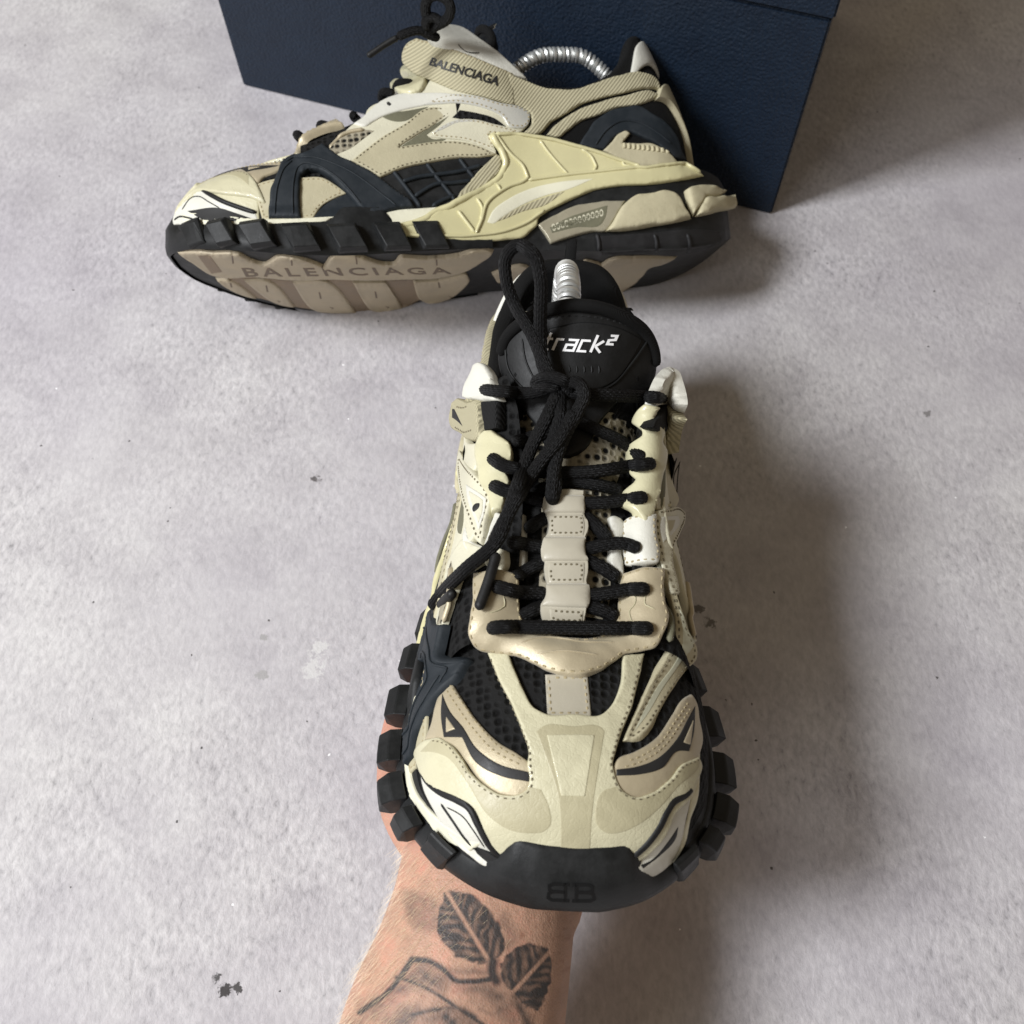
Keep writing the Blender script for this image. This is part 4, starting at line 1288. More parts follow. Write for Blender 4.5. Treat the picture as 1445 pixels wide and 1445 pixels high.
def smooth_closed(P, it=6):
    P = P.copy()
    for _ in range(it):
        P[1:-1] = (P[:-2] + 2 * P[1:-1] + P[2:]) / 4
    return P


OUT = smooth_closed(outline_pts(), 10)


def rubber_wall():
    P = OUT
    T = np.gradient(P, axis=0)
    T /= np.linalg.norm(T, axis=1)[:, None]
    N = np.stack([-T[:, 1], T[:, 0]], -1)
    if N[len(N) // 2, 0] < 0:
        N = -N
    V = []
    for (x, y), n in zip(P, N):
        b, tp = float(cubic(SX, S_BOT, x)), float(cubic(SX, S_TOP, x))
        front = float(smoothstep(27.5, 29.5, x)) * float(smoothstep(3.1, 1.9, abs(y)))
        if y > 0:
            z1 = float(cubic([12.5, 15, 17.6, 18.6, 20.4, 21.3, 24, 27, 28.5, 30.5], [tp * 0 + 1.5, 1.6, 2.0, 2.95, 2.95, 2.25, 2.35, 2.75, 3.1, 3.4], x))
        else:
            z1 = float(cubic([12.5, 16, 20, 24, 27, 28.5, 30.5], [2.4, 2.7, 2.6, 2.6, 2.9, 3.1, 3.4], x))
        z1 = z1 * (1 - front) + front * 5.0
        lean = .25 + front * .95
        ring = [(.16, b - .08), (.36, b + .08), (.40, b + .45), (.30, b + .5 * (z1 - b) + .2), (-lean * .45 + .22, z1 - .12), (-lean * .5 + .10, z1), (-lean * .5 - .12, z1 - .02), (-.55 - lean * .4, z1 - .5)]
        for d, z in ring:
            V.append((x + n[0] * d, y + n[1] * d, z))
    m_ = 8
    F_ = grid_faces(len(P), m_)
    F_ += [tuple(range(m_)), tuple(reversed(range((len(P) - 1) * m_, len(P) * m_)))]
    return np.array(V), F_


WALL = part('outsole', *rubber_wall(), m['black'], None, label='black rubber outsole wall with toe bumper')


def lug(x0, sd, length, depth, z0, z1, slant=.5, wid=1.0):
    """one tread lug standing out of the rubber wall"""
    i = np.argmin((OUT[:, 0] - x0) ** 2 + (0 if sd == 0 else 1e3 * ((np.sign(OUT[:, 1]) != sd))))
    s_ = np.concatenate([[0], np.cumsum(np.linalg.norm(np.diff(OUT, axis=0), axis=1))])
    c = s_[i]
    sg = 1 if sd > 0 else -1

    def at(q):
        p = np.array([np.interp(q, s_, OUT[:, 0]), np.interp(q, s_, OUT[:, 1])])
        p2 = np.array([np.interp(q + .1, s_, OUT[:, 0]), np.interp(q + .1, s_, OUT[:, 1])])
        t = (p2 - p) / np.linalg.norm(p2 - p)
        n = np.array([-t[1], t[0]])
        if np.dot(n, p - np.array([18, 0])) < 0:
            n = -n
        return p, n
    V = []
    h = length / 2
    b = float(cubic(SX, S_BOT, x0))
    # heel-ward shift of the lower edge; rows: inner, mid, outer
    for dep, zt, zb, sh in ((.0, z1, z0, 0), (depth * .55, z1 - .05, z0 - .05, .03), (depth, z1 - .35, z0 + .05, .12)):
        for e_ in (-1, -.33, .33, 1):
            for z, sln in ((zt, 0.0), (zb, -slant * sg)):
                q = c + e_ * (h - sh) + sln
                p, n = at(q)
                V.append((p[0] + n[0] * (dep + .2), p[1] + n[1] * (dep + .2), b + z))
    F_ = []
    idx = lambda r, e, z: r * 8 + e * 2 + z
    for r in range(2):
        for e in range(3):
            for z in (0, 1):
                F_.append((idx(r, e, z), idx(r, e + 1, z), idx(r + 1, e + 1, z), idx(r + 1, e, z)))
        for e in (0, 3):
            F_.append((idx(r, e, 0), idx(r, e, 1), idx(r + 1, e, 1), idx(r + 1, e, 0)))
    for e in range(3):
        F_.append((idx(2, e, 0), idx(2, e + 1, 0), idx(2, e + 1, 1), idx(2, e, 1)))
        F_.append((idx(0, e, 0), idx(0, e, 1), idx(0, e + 1, 1), idx(0, e + 1, 0)))
    bm = bmesh.new()
    vs = [bm.verts.new(v) for v in V]
    for f in F_:
        bm.faces.new([vs[i] for i in f])
    bmesh.ops.recalc_face_normals(bm, faces=bm.faces)
    bmesh.ops.bevel(bm, geom=[e_ for e_ in bm.edges if e_.calc_face_angle(0) > .5], offset=.04, segments=1, affect='EDGES', clamp_overlap=True)
    bm.verts.ensure_lookup_table()
    bm.verts.index_update()
    vv = np.array([v.co[:] for v in bm.verts])
    ff = [tuple(v.index for v in f.verts) for f in bm.faces]
    bm.free()
    part('lug', vv, ff, m['black'], WALL, smooth=False)


for x0, ln, dp in ((28.6, 1.3, .35), (26.9, 1.15, .75), (25.0, 1.35, .95), (22.9, 1.45, .95), (20.6, 1.6, .95), (18.4, 1.5, .8), (16.2, 1.5, .5)):
    lug(x0, 1, ln, dp, .0, 1.55)
for x0, ln, dp in ((28.6, 1.3, .35), (27.2, 1.1, .75), (25.4, 1.4, .95), (23.2, 1.45, .95), (20.9, 1.6, .95), (18.6, 1.5, .8), (16.2, 1.5, .5)):
    lug(x0, -1, ln, dp, .0, 1.55)
# monogram on the bumper
TOE = 'wall'
BASE['wall'] = (WALL['v'], WALL['f'])
_B = [[(a * 1.25, b) for a, b in s_] for s_ in [[(.12, .06), (.12, .94), (.62, .94), (.80, .84), (.80, .62), (.64, .52), (.84, .42), (.88, .18), (.72, .06), (.12, .06)], [(.12, .52), (.64, .52)], [(-.06, .06), (.2, .06)], [(-.06, .94), (.2, .94)]]]
for mir_, quad_ in ((True, [(692, 944), (778, 947), (778, 1014), (696, 1010)]), (False, [(798, 948), (884, 948), (884, 1015), (798, 1015)])):
    lettering('monogram', '', 'b', quad_, .02, m['engrave'], base='wall', parent=WALL, strokes=_B, sw=.175, mirror=mir_, asp=1.25)

# underside
UND = 'sole'
b1 = panel('tread_pad', 'v', [(-175, 184), (-60, 184), (5, 190), (100, 190), (130, 195), (200, 230), (270, 245), (335, 210), (400, 213), (470, 225), (570, 262), (605, 212), (655, 187), (760, 213), (880, 245), (930, 240), (955, 207), (1100, 215), (1250, 200), (1375, 170), (1432, 185), (1400, 222), (1300, 282), (1150, 320), (1000, 326), (750, 331), (600, 326), (400, 330), (200, 315), (60, 318), (0, 306), (-90, 250), (-160, 205)],
      .26, m['pad'], base=UND, relax=6)
b2 = panel('tread_base', 'v', [(15, 330), (60, 330), (200, 327), (400, 342), (600, 338), (750, 343), (1000, 338), (1150, 332), (1290, 300), (1308, 340), (1260, 390), (1180, 440), (1110, 455), (1060, 445), (1000, 475), (860, 497), (770, 503), (600, 500), (490, 490), (250, 438), (184, 419), (71, 371)],
      .06, m['paddark'], base=UND, relax=6)
for pts_ in ([(15, 328), (80, 332), (238, 434), (184, 421), (71, 373)], [(155, 332), (290, 338), (425, 476), (335, 457)], [(405, 342), (580, 338), (735, 502), (600, 502), (530, 493)], [(710, 342), (880, 341), (970, 480), (860, 499), (842, 499)],
             [(1020, 338), (1150, 332), (1290, 298), (1310, 340), (1262, 392), (1180, 442), (1110, 457), (1070, 444)]):
    pd_ = panel('tread_pad', 'v', pts_, .22, m['pad'], base=UND, relax=6)
    cx_, cy_ = np.mean(pts_, 0)
    panel('tread_slit', 'v', [(cx_ - 30, cy_ - 48), (cx_ - 22, cy_ - 48), (cx_ - 14, cy_ - 14), (cx_ - 24, cy_ - 14)], .015, m['letter'], on=pd_, e=1.0, sp=3)
    panel('tread_slit', 'v', [(cx_ + 25, cy_ + 28), (cx_ + 48, cy_ + 34), (cx_ + 34, cy_ + 46), (cx_ + 40, cy_ + 38)], .015, m['letter'], on=pd_, e=1.0, sp=3)
panel('tread_groove', 'p', [(365, 1050), (470, 1050), (570, 1190), (480, 1205), (420, 1130)], .02, m['paddark'], on=b1, e=1.5)
for x_, y_ in ((100, 215), (398, 225), (725, 218), (1132, 225)):
    panel('tread_slit', 'v', [(x_, y_ - 18), (x_ + 8, y_ - 18), (x_ + 12, y_ + 22), (x_ + 4, y_ + 22)], .02, m['letter'], on=b1, e=1.0, sp=3)
lettering('lettering', 'BALENCIAGA', 'v', [(150, 258), (1195, 258), (1215, 290), (175, 306)], .02, m['letter'], on=b1, weight=.012, spacing=1.35, only='back')
panel('tread_pad', 'u', [(30, 985), (130, 1010), (170, 1030), (240, 982), (450, 962), (820, 965), (700, 1020), (560, 1072), (520, 1130), (470, 1180), (300, 1280), (0, 1330), (-200, 1300), (-60, 1100)], .24, m['pad'], base=UND, relax=6)
panel('tread_pad', 'v', [(1420, 300), (1500, 270), (1600, 262), (1640, 300), (1560, 350), (1450, 345)], .24, m['pad'], base=UND, relax=6)
panel('heel_plate', 'u', [(330, 790), (620, 770), (900, 745), (1180, 760), (1195, 830), (1100, 900), (900, 960), (450, 955), (180, 970), (130, 800)], .05, m['darkrubber'], base=UND, relax=6)
for x_ in (130, 620, 900):
    ridge('heel_rib', 'u', [(x_, 780), (x_ + 20, 850), (x_ + 20, 930)], .12, m['darkrubber'], lift=.05, base=UND)
# ------------------------------------------------------------------ assembling both shoes
def mesh_object(name, v, f, mat, smooth=True, flip=False):
    me = bpy.data.meshes.new(name)
    me.from_pydata([tuple(p) for p in v], [], [tuple(reversed(q)) if flip else tuple(q) for q in f])
    me.materials.append(MT[mat] if isinstance(mat, str) else mat)
    if smooth:
        me.polygons.foreach_set('use_smooth', [True] * len(me.polygons))
        try:
            me.set_sharp_from_angle(angle=math.radians(50))
        except Exception:
            pass
    o = bpy.data.objects.new(name, me)
    COL.objects.link(o)
    return o


# the inner side repeats the rear of the outer side
for p in list(PARTS):
    par = p['parent']
    root_ = par or p
    if p['name'] in ('upper', 'tongue', 'lettering', 'print') or root_['name'] not in ('arch_cage', 'heel_insert', 'heel_pod', 'collar_band', 'ankle_strap', 'heel_counter', 'heel_base', 'quarter_panel', 'side_band', 'lattice'):
        continue
    if p['only'] == 'back' or p['v'][:, 1].mean() < 0 or root_['v'][:, 0].mean() > 16.5:
        continue
    v = p['v'].copy()
    v[:, 1] *= -cubic(SX, np.array(S_MED) / np.array(S_LAT), v[:, 0]) * 1.01
    n_ = part(p['name'], v, [tuple(reversed(f)) for f in p['f']], p['mat'], None, p['smooth'], kind=p['kind'], only='held')
    p['twin'] = n_
    if par is not None:
        n_['parent'] = par.get('twin')


def build_shoe(view, label):
    R, t, mir = POSE[view]
    root = bpy.data.objects.new('sneaker', None)
    root.empty_display_size = .02
    COL.objects.link(root)
    root.matrix_world = pose_matrix(view)
    root['label'], root['category'], root['group'] = label, 'sneaker', 'pair of sneakers'
    made = {}
    for p in PARTS:
        if p['only'] and p['only'] != view:
            continue
        v = bend(p['v']) if view == 'held' else p['v']
        o = mesh_object(p['name'], v * S * np.array([1, mir, 1]), p['f'], p['mat'], p['smooth'], mir < 0)
        par = p['parent']
        o.parent = made.get(id(par), root) if par is not None else root
        made[id(p)] = o
        if p['label']:
            o['label'] = p['label']
        if p['kind']:
            o['kind'] = p['kind']
    return root


HELD = build_shoe('held', 'beige and black sneaker held up by a hand, toe towards the camera')
BACK = build_shoe('back', 'beige and black sneaker lying on its side against the navy box')
# ------------------------------------------------------------------ shoe trees
def smooth_path(pts, n=80):  # dense smooth curve
    pts = np.array(pts, float)
    k = np.concatenate([[0], np.cumsum(np.linalg.norm(np.diff(pts, axis=0), axis=1))])
    q = np.linspace(0, k[-1], n)
    P = np.stack([cubic(k, pts[:, i], q) for i in range(3)], -1)
    for _ in range(4):
        P[1:-1] = (P[:-2] + 2 * P[1:-1] + P[2:]) / 4
    return P


def shoe_tree(view, label, path, cr):
    R, t, mir = POSE[view]
    root = bpy.data.objects.new('shoe_tree', None)
    root.empty_display_size = .02
    COL.objects.link(root)
    root.matrix_world = pose_matrix(view)
    root['label'], root['category'], root['group'] = label, 'shoe tree', 'shoe trees'
    P = resample(smooth_path(path), .02)
    T, A, B = frames_along(P)
    L = np.concatenate([[0], np.cumsum(np.linalg.norm(np.diff(P, axis=0), axis=1))])
    ph = L / .27 * 2 * math.pi
    # a closely wound wire
    n = int(L[-1] / .27 * 18)
    q = np.linspace(0, L[-1], n)
    I = lambda M_: np.stack([np.interp(q, L, M_[:, i]) for i in range(3)], -1)
    a = (q / .27 * 2 * math.pi)[:, None]
    C = I(P) + (I(A) * np.cos(a) + I(B) * np.sin(a)) * cr
    v, f = tube_mesh(C, .125, 6, taper=False)
    k = np.array([1, mir, 1]) * S
    o = mesh_object('spring', v * k, f, 'steel', True, mir < 0)
    o.parent = root
    v, f = tube_mesh(P[::20], cr - .08, 12)
    o = mesh_object('spring_core', v * k, f, 'blackline', True, mir < 0)
    o.parent = root
    # toe block and heel knob inside the shoe
    e = P[0]
    blk = []
    for i in range(9):
        u = i / 8
        for j in range(16):
            an = 2 * math.pi * j / 16
            w = 2.0 * math.sin(math.pi * (0.12 + .80 * u)) + .2
            blk.append((e[0] + .4 + u * 8, math.cos(an) * w * (1.0 - .2 * u), e[2] - 1.2 - u * 2.6 + math.sin(an) * w * .5))
    o = mesh_object('toe_block', np.array(blk) * k, grid_faces(9, 16, True) + [tuple(reversed(range(16))), tuple(range(128, 144))], 'black', True, mir < 0)
    o.parent = root
    e = P[-1]
    kn = []
    for i in range(9):
        an1 = math.pi * i / 8
        for j in range(14):
            an = 2 * math.pi * j / 14
            kn.append((e[0] + math.cos(an1) * .5, e[1] + math.sin(an1) * .9 * math.cos(an), e[2] - .3 + math.sin(an1) * .9 * math.sin(an)))
    o = mesh_object('heel_knob', np.array(kn) * k, grid_faces(9, 14, True), 'black', True, mir < 0)
    o.parent = root
    return root


shoe_tree('back', 'steel spring shoe tree arching out of the sneaker lying by the box', [(13.2, 0.6, 9.3), (11, .8, 11.2), (9.2, 1.0, 12.7), (7.3, 1.0, 13.5), (5.4, 1.0, 13.4), (3.8, .8, 12.3), (2.6, .6, 10.6)], .33)
shoe_tree('held', 'steel spring shoe tree showing above the tongue of the held sneaker', [(13.2, .3, 9.3), (11, .35, 11.4), (9.2, .4, 13.2), (7.3, .45, 14.2), (5.6, .45, 14.1), (4.0, .4, 12.9), (2.8, .3, 10.8)], .42)

# ------------------------------------------------------------------ floor
def floor_material():
    t = NT('polished_concrete')
    big = t.noise(3.2, 5, .55)
    mid = t.noise(24, 6, .62, dist=.3)
    patch = t.noise(7, 4, .6)
    mp = t.n('Mapping')
    mp.inputs['Rotation'].default_value = (0, 0, math.radians(35))
    mp.inputs['Scale'].default_value = (1.0, .55, 1.0)
    t.t.links.new(t.tc.outputs['Object'], mp.inputs['Vector'])
    fine = t.n('TexNoise', i_Scale=330, i_Detail=5.0, i_Roughness=.66, i_Distortion=.25)
    t.l(mp, fine, 0, 0)
    grit = t.noise(800, 4, .7)
    c1 = t.ramp(mid, [(.28, (.395, .380, .394)), (.50, (.463, .449, .459)), (.75, (.525, .514, .519))])
    # speckle, stronger in rough patches than in the trowelled ones
    sp_ = t.n('Math', operation='SUBTRACT', i_1=.5)
    t.l(fine, sp_, 0, 0)
    amp = t.n('MapRange', i_1=.35, i_2=.65, i_3=.7, i_4=1.9)
    t.l(patch, amp, 0, 0)
    ml = t.n('Math', operation='MULTIPLY_ADD', i_2=.5)
    t.l(sp_, ml, 0, 0)
    t.l(amp, ml, 0, 1)
    c2 = t.ramp(ml, [(.10, (.52, .52, .525)), (.33, (.87, .87, .875)), (.55, (1.02, 1.02, 1.02)), (.85, (1.22, 1.22, 1.215))])
    m1 = t.mix(1.0, c1, c2, mode='MULTIPLY')
    c3 = t.ramp(big, [(.32, (.90, .88, .92)), (.68, (1.09, 1.09, 1.06))])
    m2 = t.n('Mix', data_type='RGBA', blend_type='MULTIPLY')
    m2.inputs[0].default_value = 1
    t.t.links.new(m1.outputs[2], m2.inputs[6])
    t.l(c3, m2, 0, 7)
    # dark pits and pale chips
    v = t.voro(150, 'F1')
    sel = t.n('SeparateColor')
    t.l(v, sel, 1, 0)
    pit = t.n('Math', operation='LESS_THAN', i_1=.10)
    jig = t.n('Math', operation='MULTIPLY_ADD', i_1=.35)
    t.l(grit, jig, 0, 0)
    t.l(v, jig, 0, 2)
    sub = t.n('Math', operation='SUBTRACT', i_1=.17)
    t.l(jig, sub, 0, 0)
    t.l(sub, pit, 0, 0)
    s1 = t.n('Math', operation='LESS_THAN', i_1=.030)
    t.l(sel, s1, 0, 0)
    p1 = t.n('Math', operation='MULTIPLY')
    t.l(pit, p1, 0, 0)
    t.l(s1, p1, 0, 1)
    s2 = t.n('Math', operation='GREATER_THAN', i_1=.988)
    t.l(sel, s2, 0, 0)
    p2 = t.n('Math', operation='MULTIPLY')
    t.l(pit, p2, 0, 0)
    t.l(s2, p2, 0, 1)
    m3 = t.n('Mix', data_type='RGBA')
    t.l(p1, m3, 0, 0)
    t.t.links.new(m2.outputs[2], m3.inputs[6])
    m3.inputs[7].default_value = (.10, .095, .095, 1)
    m4 = t.n('Mix', data_type='RGBA')
    t.l(p2, m4, 0, 0)
    t.t.links.new(m3.outputs[2], m4.inputs[6])
    m4.inputs[7].default_value = (.80, .80, .80, 1)
    # a few bigger marks that the floor really has
    last = m4
    jag = t.noise(240, 5, .7)
    for (x, y, r, col) in MARKS:
        d = t.n('VectorMath', operation='DISTANCE')
        d.inputs[1].default_value = (x, y, 0)
        t.t.links.new(t.tc.outputs['Object'], d.inputs[0])
        a = t.n('Math', operation='MULTIPLY_ADD', i_1=r * 5.5, i_2=-r * 2.75)
        t.l(jag, a, 0, 0)
        b = t.n('Math', operation='ADD')
        t.l(d, b, 1, 0)
        t.l(a, b, 0, 1)
        c = t.n('MapRange', i_1=r * .75, i_2=r * 1.15, i_3=1.0, i_4=0.0)
        t.l(b, c, 0, 0)
        k = t.n('Mix', data_type='RGBA')
        t.l(c, k, 0, 0)
        t.t.links.new(last.outputs[2], k.inputs[6])
        k.inputs[7].default_value = (*col, 1)
        last = k
    t.t.links.new(last.outputs[2], t.b.inputs['Base Color'])
    rr = t.ramp(mid, [(.3, (.62,) * 3), (.7, (.78,) * 3)])
    t.l(rr, t.b, 0, 'Roughness')
    b1 = t.bump(ml, .35, .0010)
    b2 = t.bump(grit, .25, .0005, prev=b1)
    t.bump(p1, .6, -.0012, prev=b2)
    t.set(Specular_IOR_Level=.25)
    return t.m


def floor_at(u, v):
    d = CAM_AXES @ np.array([(u - CP) / FP, (v - CP) / FP, 1.0])
    return (d * (-HEIGHT / d[2]) + np.array([0, 0, HEIGHT]))[:2]


MARKS = [(*floor_at(318, 1397), 0.00292, (.05, .045, .045)), (*floor_at(307, 1380), 0.00194, (.08, .075, .075)), (*floor_at(334, 1393), 0.00213, (.07, .065, .065)), (*floor_at(446, 676), 0.00252, (.12, .11, .11)), (*floor_at(442, 945), 0.00486, (.545, .535, .532)), (*floor_at(450, 915), 0.00486, (.545, .535, .532)),
         (*floor_at(372, 900), 0.00213, (.33, .32, .32)), (*floor_at(370, 952), 0.00292, (.34, .33, .33)), (*floor_at(985, 860), 0.00252, (.16, .15, .145)), (*floor_at(1000, 880), 0.00292, (.18, .17, .165)), (*floor_at(1310, 585), 0.00234, (.22, .21, .21))]


def grid_plane(name, x0, x1, y0, y1, mat):
    return mesh_object(name, [(x0, y0, 0), (x1, y0, 0), (x1, y1, 0), (x0, y1, 0)], [(0, 1, 2, 3)], mat, False)


fl = grid_plane('floor', -4, 4, -4, 4, floor_material())
fl['kind'] = 'structure'
fl['label'] = 'pale grey mottled concrete floor'

# ------------------------------------------------------------------ shoe box
def box_material():
    t = NT('navy_grained_paper')
    v = t.voro(560, 'SMOOTH_F1')
    n = t.noise(60, 4, .6)
    c = t.ramp(n, [(.3, (.0056, .0125, .026)), (.7, (.0075, .0165, .033))])
    t.color(c)
    b = t.bump(v, .75, .0008)
    t.bump(n, .1, .001, prev=b)
    t.set(Roughness=.5, Specular_IOR_Level=.4)
    return t.m


def bevel_box(name, o, ex, ey, x0, x1, y0, y1, z0, z1, mat, bev=.0012):
    bm = bmesh.new()
    V = []
    for z in (z0, z1):
        for a, b in ((x0, y0), (x1, y0), (x1, y1), (x0, y1)):
            p = o + ex * a + ey * b
            V.append(bm.verts.new((p[0], p[1], z)))
    for f in ((3, 2, 1, 0), (4, 5, 6, 7), (0, 1, 5, 4), (1, 2, 6, 5), (2, 3, 7, 6), (3, 0, 4, 7)):
        bm.faces.new([V[i] for i in f])
    bmesh.ops.bevel(bm, geom=list(bm.edges), offset=bev, segments=2, affect='EDGES')
    me = bpy.data.meshes.new(name)
    bm.to_mesh(me)
    bm.free()
    me.materials.append(mat)
    ob = bpy.data.objects.new(name, me)
    COL.objects.link(ob)
    return ob


BL, BR = floor_at(339, 122), floor_at(1091, 306)
BOXSHIFT = 0.012
ex = (BR - BL) / np.linalg.norm(BR - BL)
ey = np.array([-ex[1], ex[0]])
wid = np.linalg.norm(BR - BL)
bx = bpy.data.objects.new('shoe_box', None)
COL.objects.link(bx)
bx['label'], bx['category'] = 'navy blue shoe box with grained paper and lid, standing behind the sneaker', 'box'
bm_ = box_material()
org = BL + ey * 0.0
SEAM = 0.1462
for nm, a, b in (('box_body', .0, SEAM), ('box_lid', SEAM + .0012, SEAM + .125)):
    g_ = .0016 if nm == 'box_body' else .0
    o = bevel_box(nm, org, ex, ey, g_, wid - g_, g_, .235 - g_, a + .0002, b, bm_)
    o.parent = bx
# ------------------------------------------------------------------ forearm and hand under the held shoe
def cam_pt(u, v, depth):
    """point seen at photograph position (u, v) at a depth in cm -> world (m)"""
    q = np.array([(u - CP) / FP * depth, (v - CP) / FP * depth, depth])
    return CAM_AXES @ q * S + np.array([0, 0, HEIGHT])


def held_pt(x, y, z):
    """point of the held shoe's space (y to its outer side) -> world"""
    R, t, mir = POSE['held']
    q = R @ np.array([x, y * mir, z]) + t
    return CAM_AXES @ q * S + np.array([0, 0, HEIGHT])


def tapered(bm, chain, k=20, flat=None):
    """closed tube through (point, half width, half height) with a given up direction"""
    P = np.array([c[0] for c in chain])
    up = np.array(flat)
    n0 = len(bm.verts)
    T = np.gradient(P, axis=0)
    rings = []
    N = len(chain)
    for i in range(N):
        t = T[i] / np.linalg.norm(T[i])
        a = np.cross(t, up)
        a /= np.linalg.norm(a)
        b = np.cross(a, t)
        rings.append([bm.verts.new(P[i] + a * math.cos(2 * math.pi * j / k) * chain[i][1] + b * math.sin(2 * math.pi * j / k) * chain[i][2]) for j in range(k)])
    for i in range(N - 1):
        for j in range(k):
            bm.faces.new((rings[i][j], rings[i][(j + 1) % k], rings[i + 1][(j + 1) % k], rings[i + 1][j]))
    for r, s_ in ((rings[0], -1), (rings[-1], 1)):
        c = np.mean([np.array(v.co) for v in r], 0)
        d = P[0] - P[1] if s_ < 0 else P[-1] - P[-2]
        rr = min(chain[0 if s_ < 0 else -1][1:])
        tip = bm.verts.new(c + d / np.linalg.norm(d) * rr * .55)
        for j in range(k):
            bm.faces.new((r[(j + 1) % k], r[j], tip) if s_ < 0 else (r[j], r[(j + 1) % k], tip))


def dense(chain, n):
    P = np.array([np.r_[c[0], c[1], c[2]] for c in chain])
    k = np.linspace(0, 1, len(chain))
    q = np.linspace(0, 1, n)
    M_ = np.stack([cubic(k, P[:, i], q) for i in range(5)], -1)
    return [(r[:3], r[3], r[4]) for r in M_]


bm = bmesh.new()
upv = CAM_AXES @ np.array([0, -.35, -1.0])
# forearm from below the picture to the wrist, then the heel of the hand under the toe
arm_chain = [(cam_pt(590, 1760, 33.0), .0460, .037), (cam_pt(612, 1620, 33.6), .0445, .0355), (cam_pt(641, 1450, 34.6), .0408, .033), (cam_pt(665, 1360, 35.2), .0372, .0295), (cam_pt(681, 1285, 35.9), .0350, .0262), (cam_pt(690, 1215, 36.9), .0335, .0245), (held_pt(27.6, 2.3, -1.3), .0335, .0205), (held_pt(25, 2.0, -2.2), .037, .0165), (held_pt(22, 1.5, -2.2), .040, .0150), (held_pt(19.5, 1.2, -2.0), .0395, .0135)]
tapered(bm, dense(arm_chain, 46), 28, upv)
sole_up = np.array(held_pt(20, 0, 1)) - np.array(held_pt(20, 0, 0))
sole_up /= np.linalg.norm(sole_up)
# four fingers laid along the sole, tips bent up a little against it
for y0, y1, ln, r in ((3.6, 4.0, 7.0, .0086), (1.75, 1.9, 7.9, .009), (-.1, -.3, 7.4, .0087), (-1.95, -2.5, 5.8, .0078)):
    x0 = 20.2
    ch = [(held_pt(x0 + .6, y0, -1.9), r * 1.2, r * 1.15), (held_pt(x0 - ln * .25, y0 + (y1 - y0) * .25, -1.75), r * 1.08, r), (held_pt(x0 - ln * .5, y0 + (y1 - y0) * .5, -1.65), r * 1.1, r * 1.02), (held_pt(x0 - ln * .75, y0 + (y1 - y0) * .75, -1.25), r, r * .95), (held_pt(x0 - ln, y1, -.75), r * .85, r * .78)]
    tapered(bm, dense(ch, 18), 14, sole_up)
# thumb out to the side of the palm and along the sole's edge
th = [(held_pt(26.0, 3.3, -2.2), .0140, .0135), (held_pt(25.0, 4.6, -2.0), .0128, .0125), (held_pt(23.4, 6.0, -1.35), .0112, .0108), (held_pt(21.8, 6.35, -.9), .0102, .0098), (held_pt(20.2, 6.3, -.6), .0104, .0094), (held_pt(18.4, 6.0, -.45), .0082, .0072)]
tapered(bm, dense(th, 22), 16, sole_up)
me = bpy.data.meshes.new('person')
bm.to_mesh(me)
bm.free()
tmp = bpy.data.objects.new('tmp_arm', me)
COL.objects.link(tmp)
md = tmp.modifiers.new('r', 'REMESH')
md.mode = 'VOXEL'
md.voxel_size = .0016
ms_ = tmp.modifiers.new('s', 'SMOOTH')
ms_.factor = .5
ms_.iterations = 10
dg = bpy.context.evaluated_depsgraph_get()
me2 = bpy.data.meshes.new_from_object(tmp.evaluated_get(dg))
bpy.data.objects.remove(tmp)
# finer faces where the tattoo shows
bm = bmesh.new()
bm.from_mesh(me2)


def to_photo(P):
    q = (np.asarray(P) - np.array([0, 0, HEIGHT])) @ CAM_AXES / S
    return np.stack([q[:, 0] / q[:, 2] * FP + CP, q[:, 1] / q[:, 2] * FP + CP], -1)


bm.normal_update()
cen = np.array([f.calc_center_median()[:] for f in bm.faces])
nor = np.array([f.normal[:] for f in bm.faces])
px = to_photo(cen)
view = np.array([0, 0, HEIGHT]) - cen
face = (nor * view).sum(1) > 0
sel = face & (px[:, 1] > 1150) & (px[:, 1] < 1480)
fs = list(bm.faces)
ed = {e_ for i in np.where(sel)[0] for e_ in fs[i].edges}
bmesh.ops.subdivide_edges(bm, edges=list(ed), cuts=2, use_grid_fill=True)
bm.normal_update()
me3 = bpy.data.meshes.new('person')
bm.to_mesh(me3)
bm.free()
V = np.array([v.co[:] for v in me3.vertices])
Nn = np.array([v.normal[:] for v in me3.vertices])
P2 = to_photo(V)
facing = np.clip(((Nn * (np.array([0, 0, HEIGHT]) - V)).sum(1)) / np.linalg.norm(np.array([0, 0, HEIGHT]) - V, axis=1) * 3, 0, 1)
c6 = (P2 - np.array([460, 1180])) / .27682
rng = np.random.RandomState(4)


def vnoise(p, scale, seed):
    """smooth value noise"""
    q = p / scale
    r = np.random.RandomState(seed).rand(64, 64)
    i = np.floor(q).astype(int)
    f = q - i
    f = f * f * (3 - 2 * f)
    g = lambda a, b: r[(i[:, 0] + a) % 64, (i[:, 1] + b) % 64]
    return (g(0, 0) * (1 - f[:, 0]) + g(1, 0) * f[:, 0]) * (1 - f[:, 1]) + (g(0, 1) * (1 - f[:, 0]) + g(1, 1) * f[:, 0]) * f[:, 1]


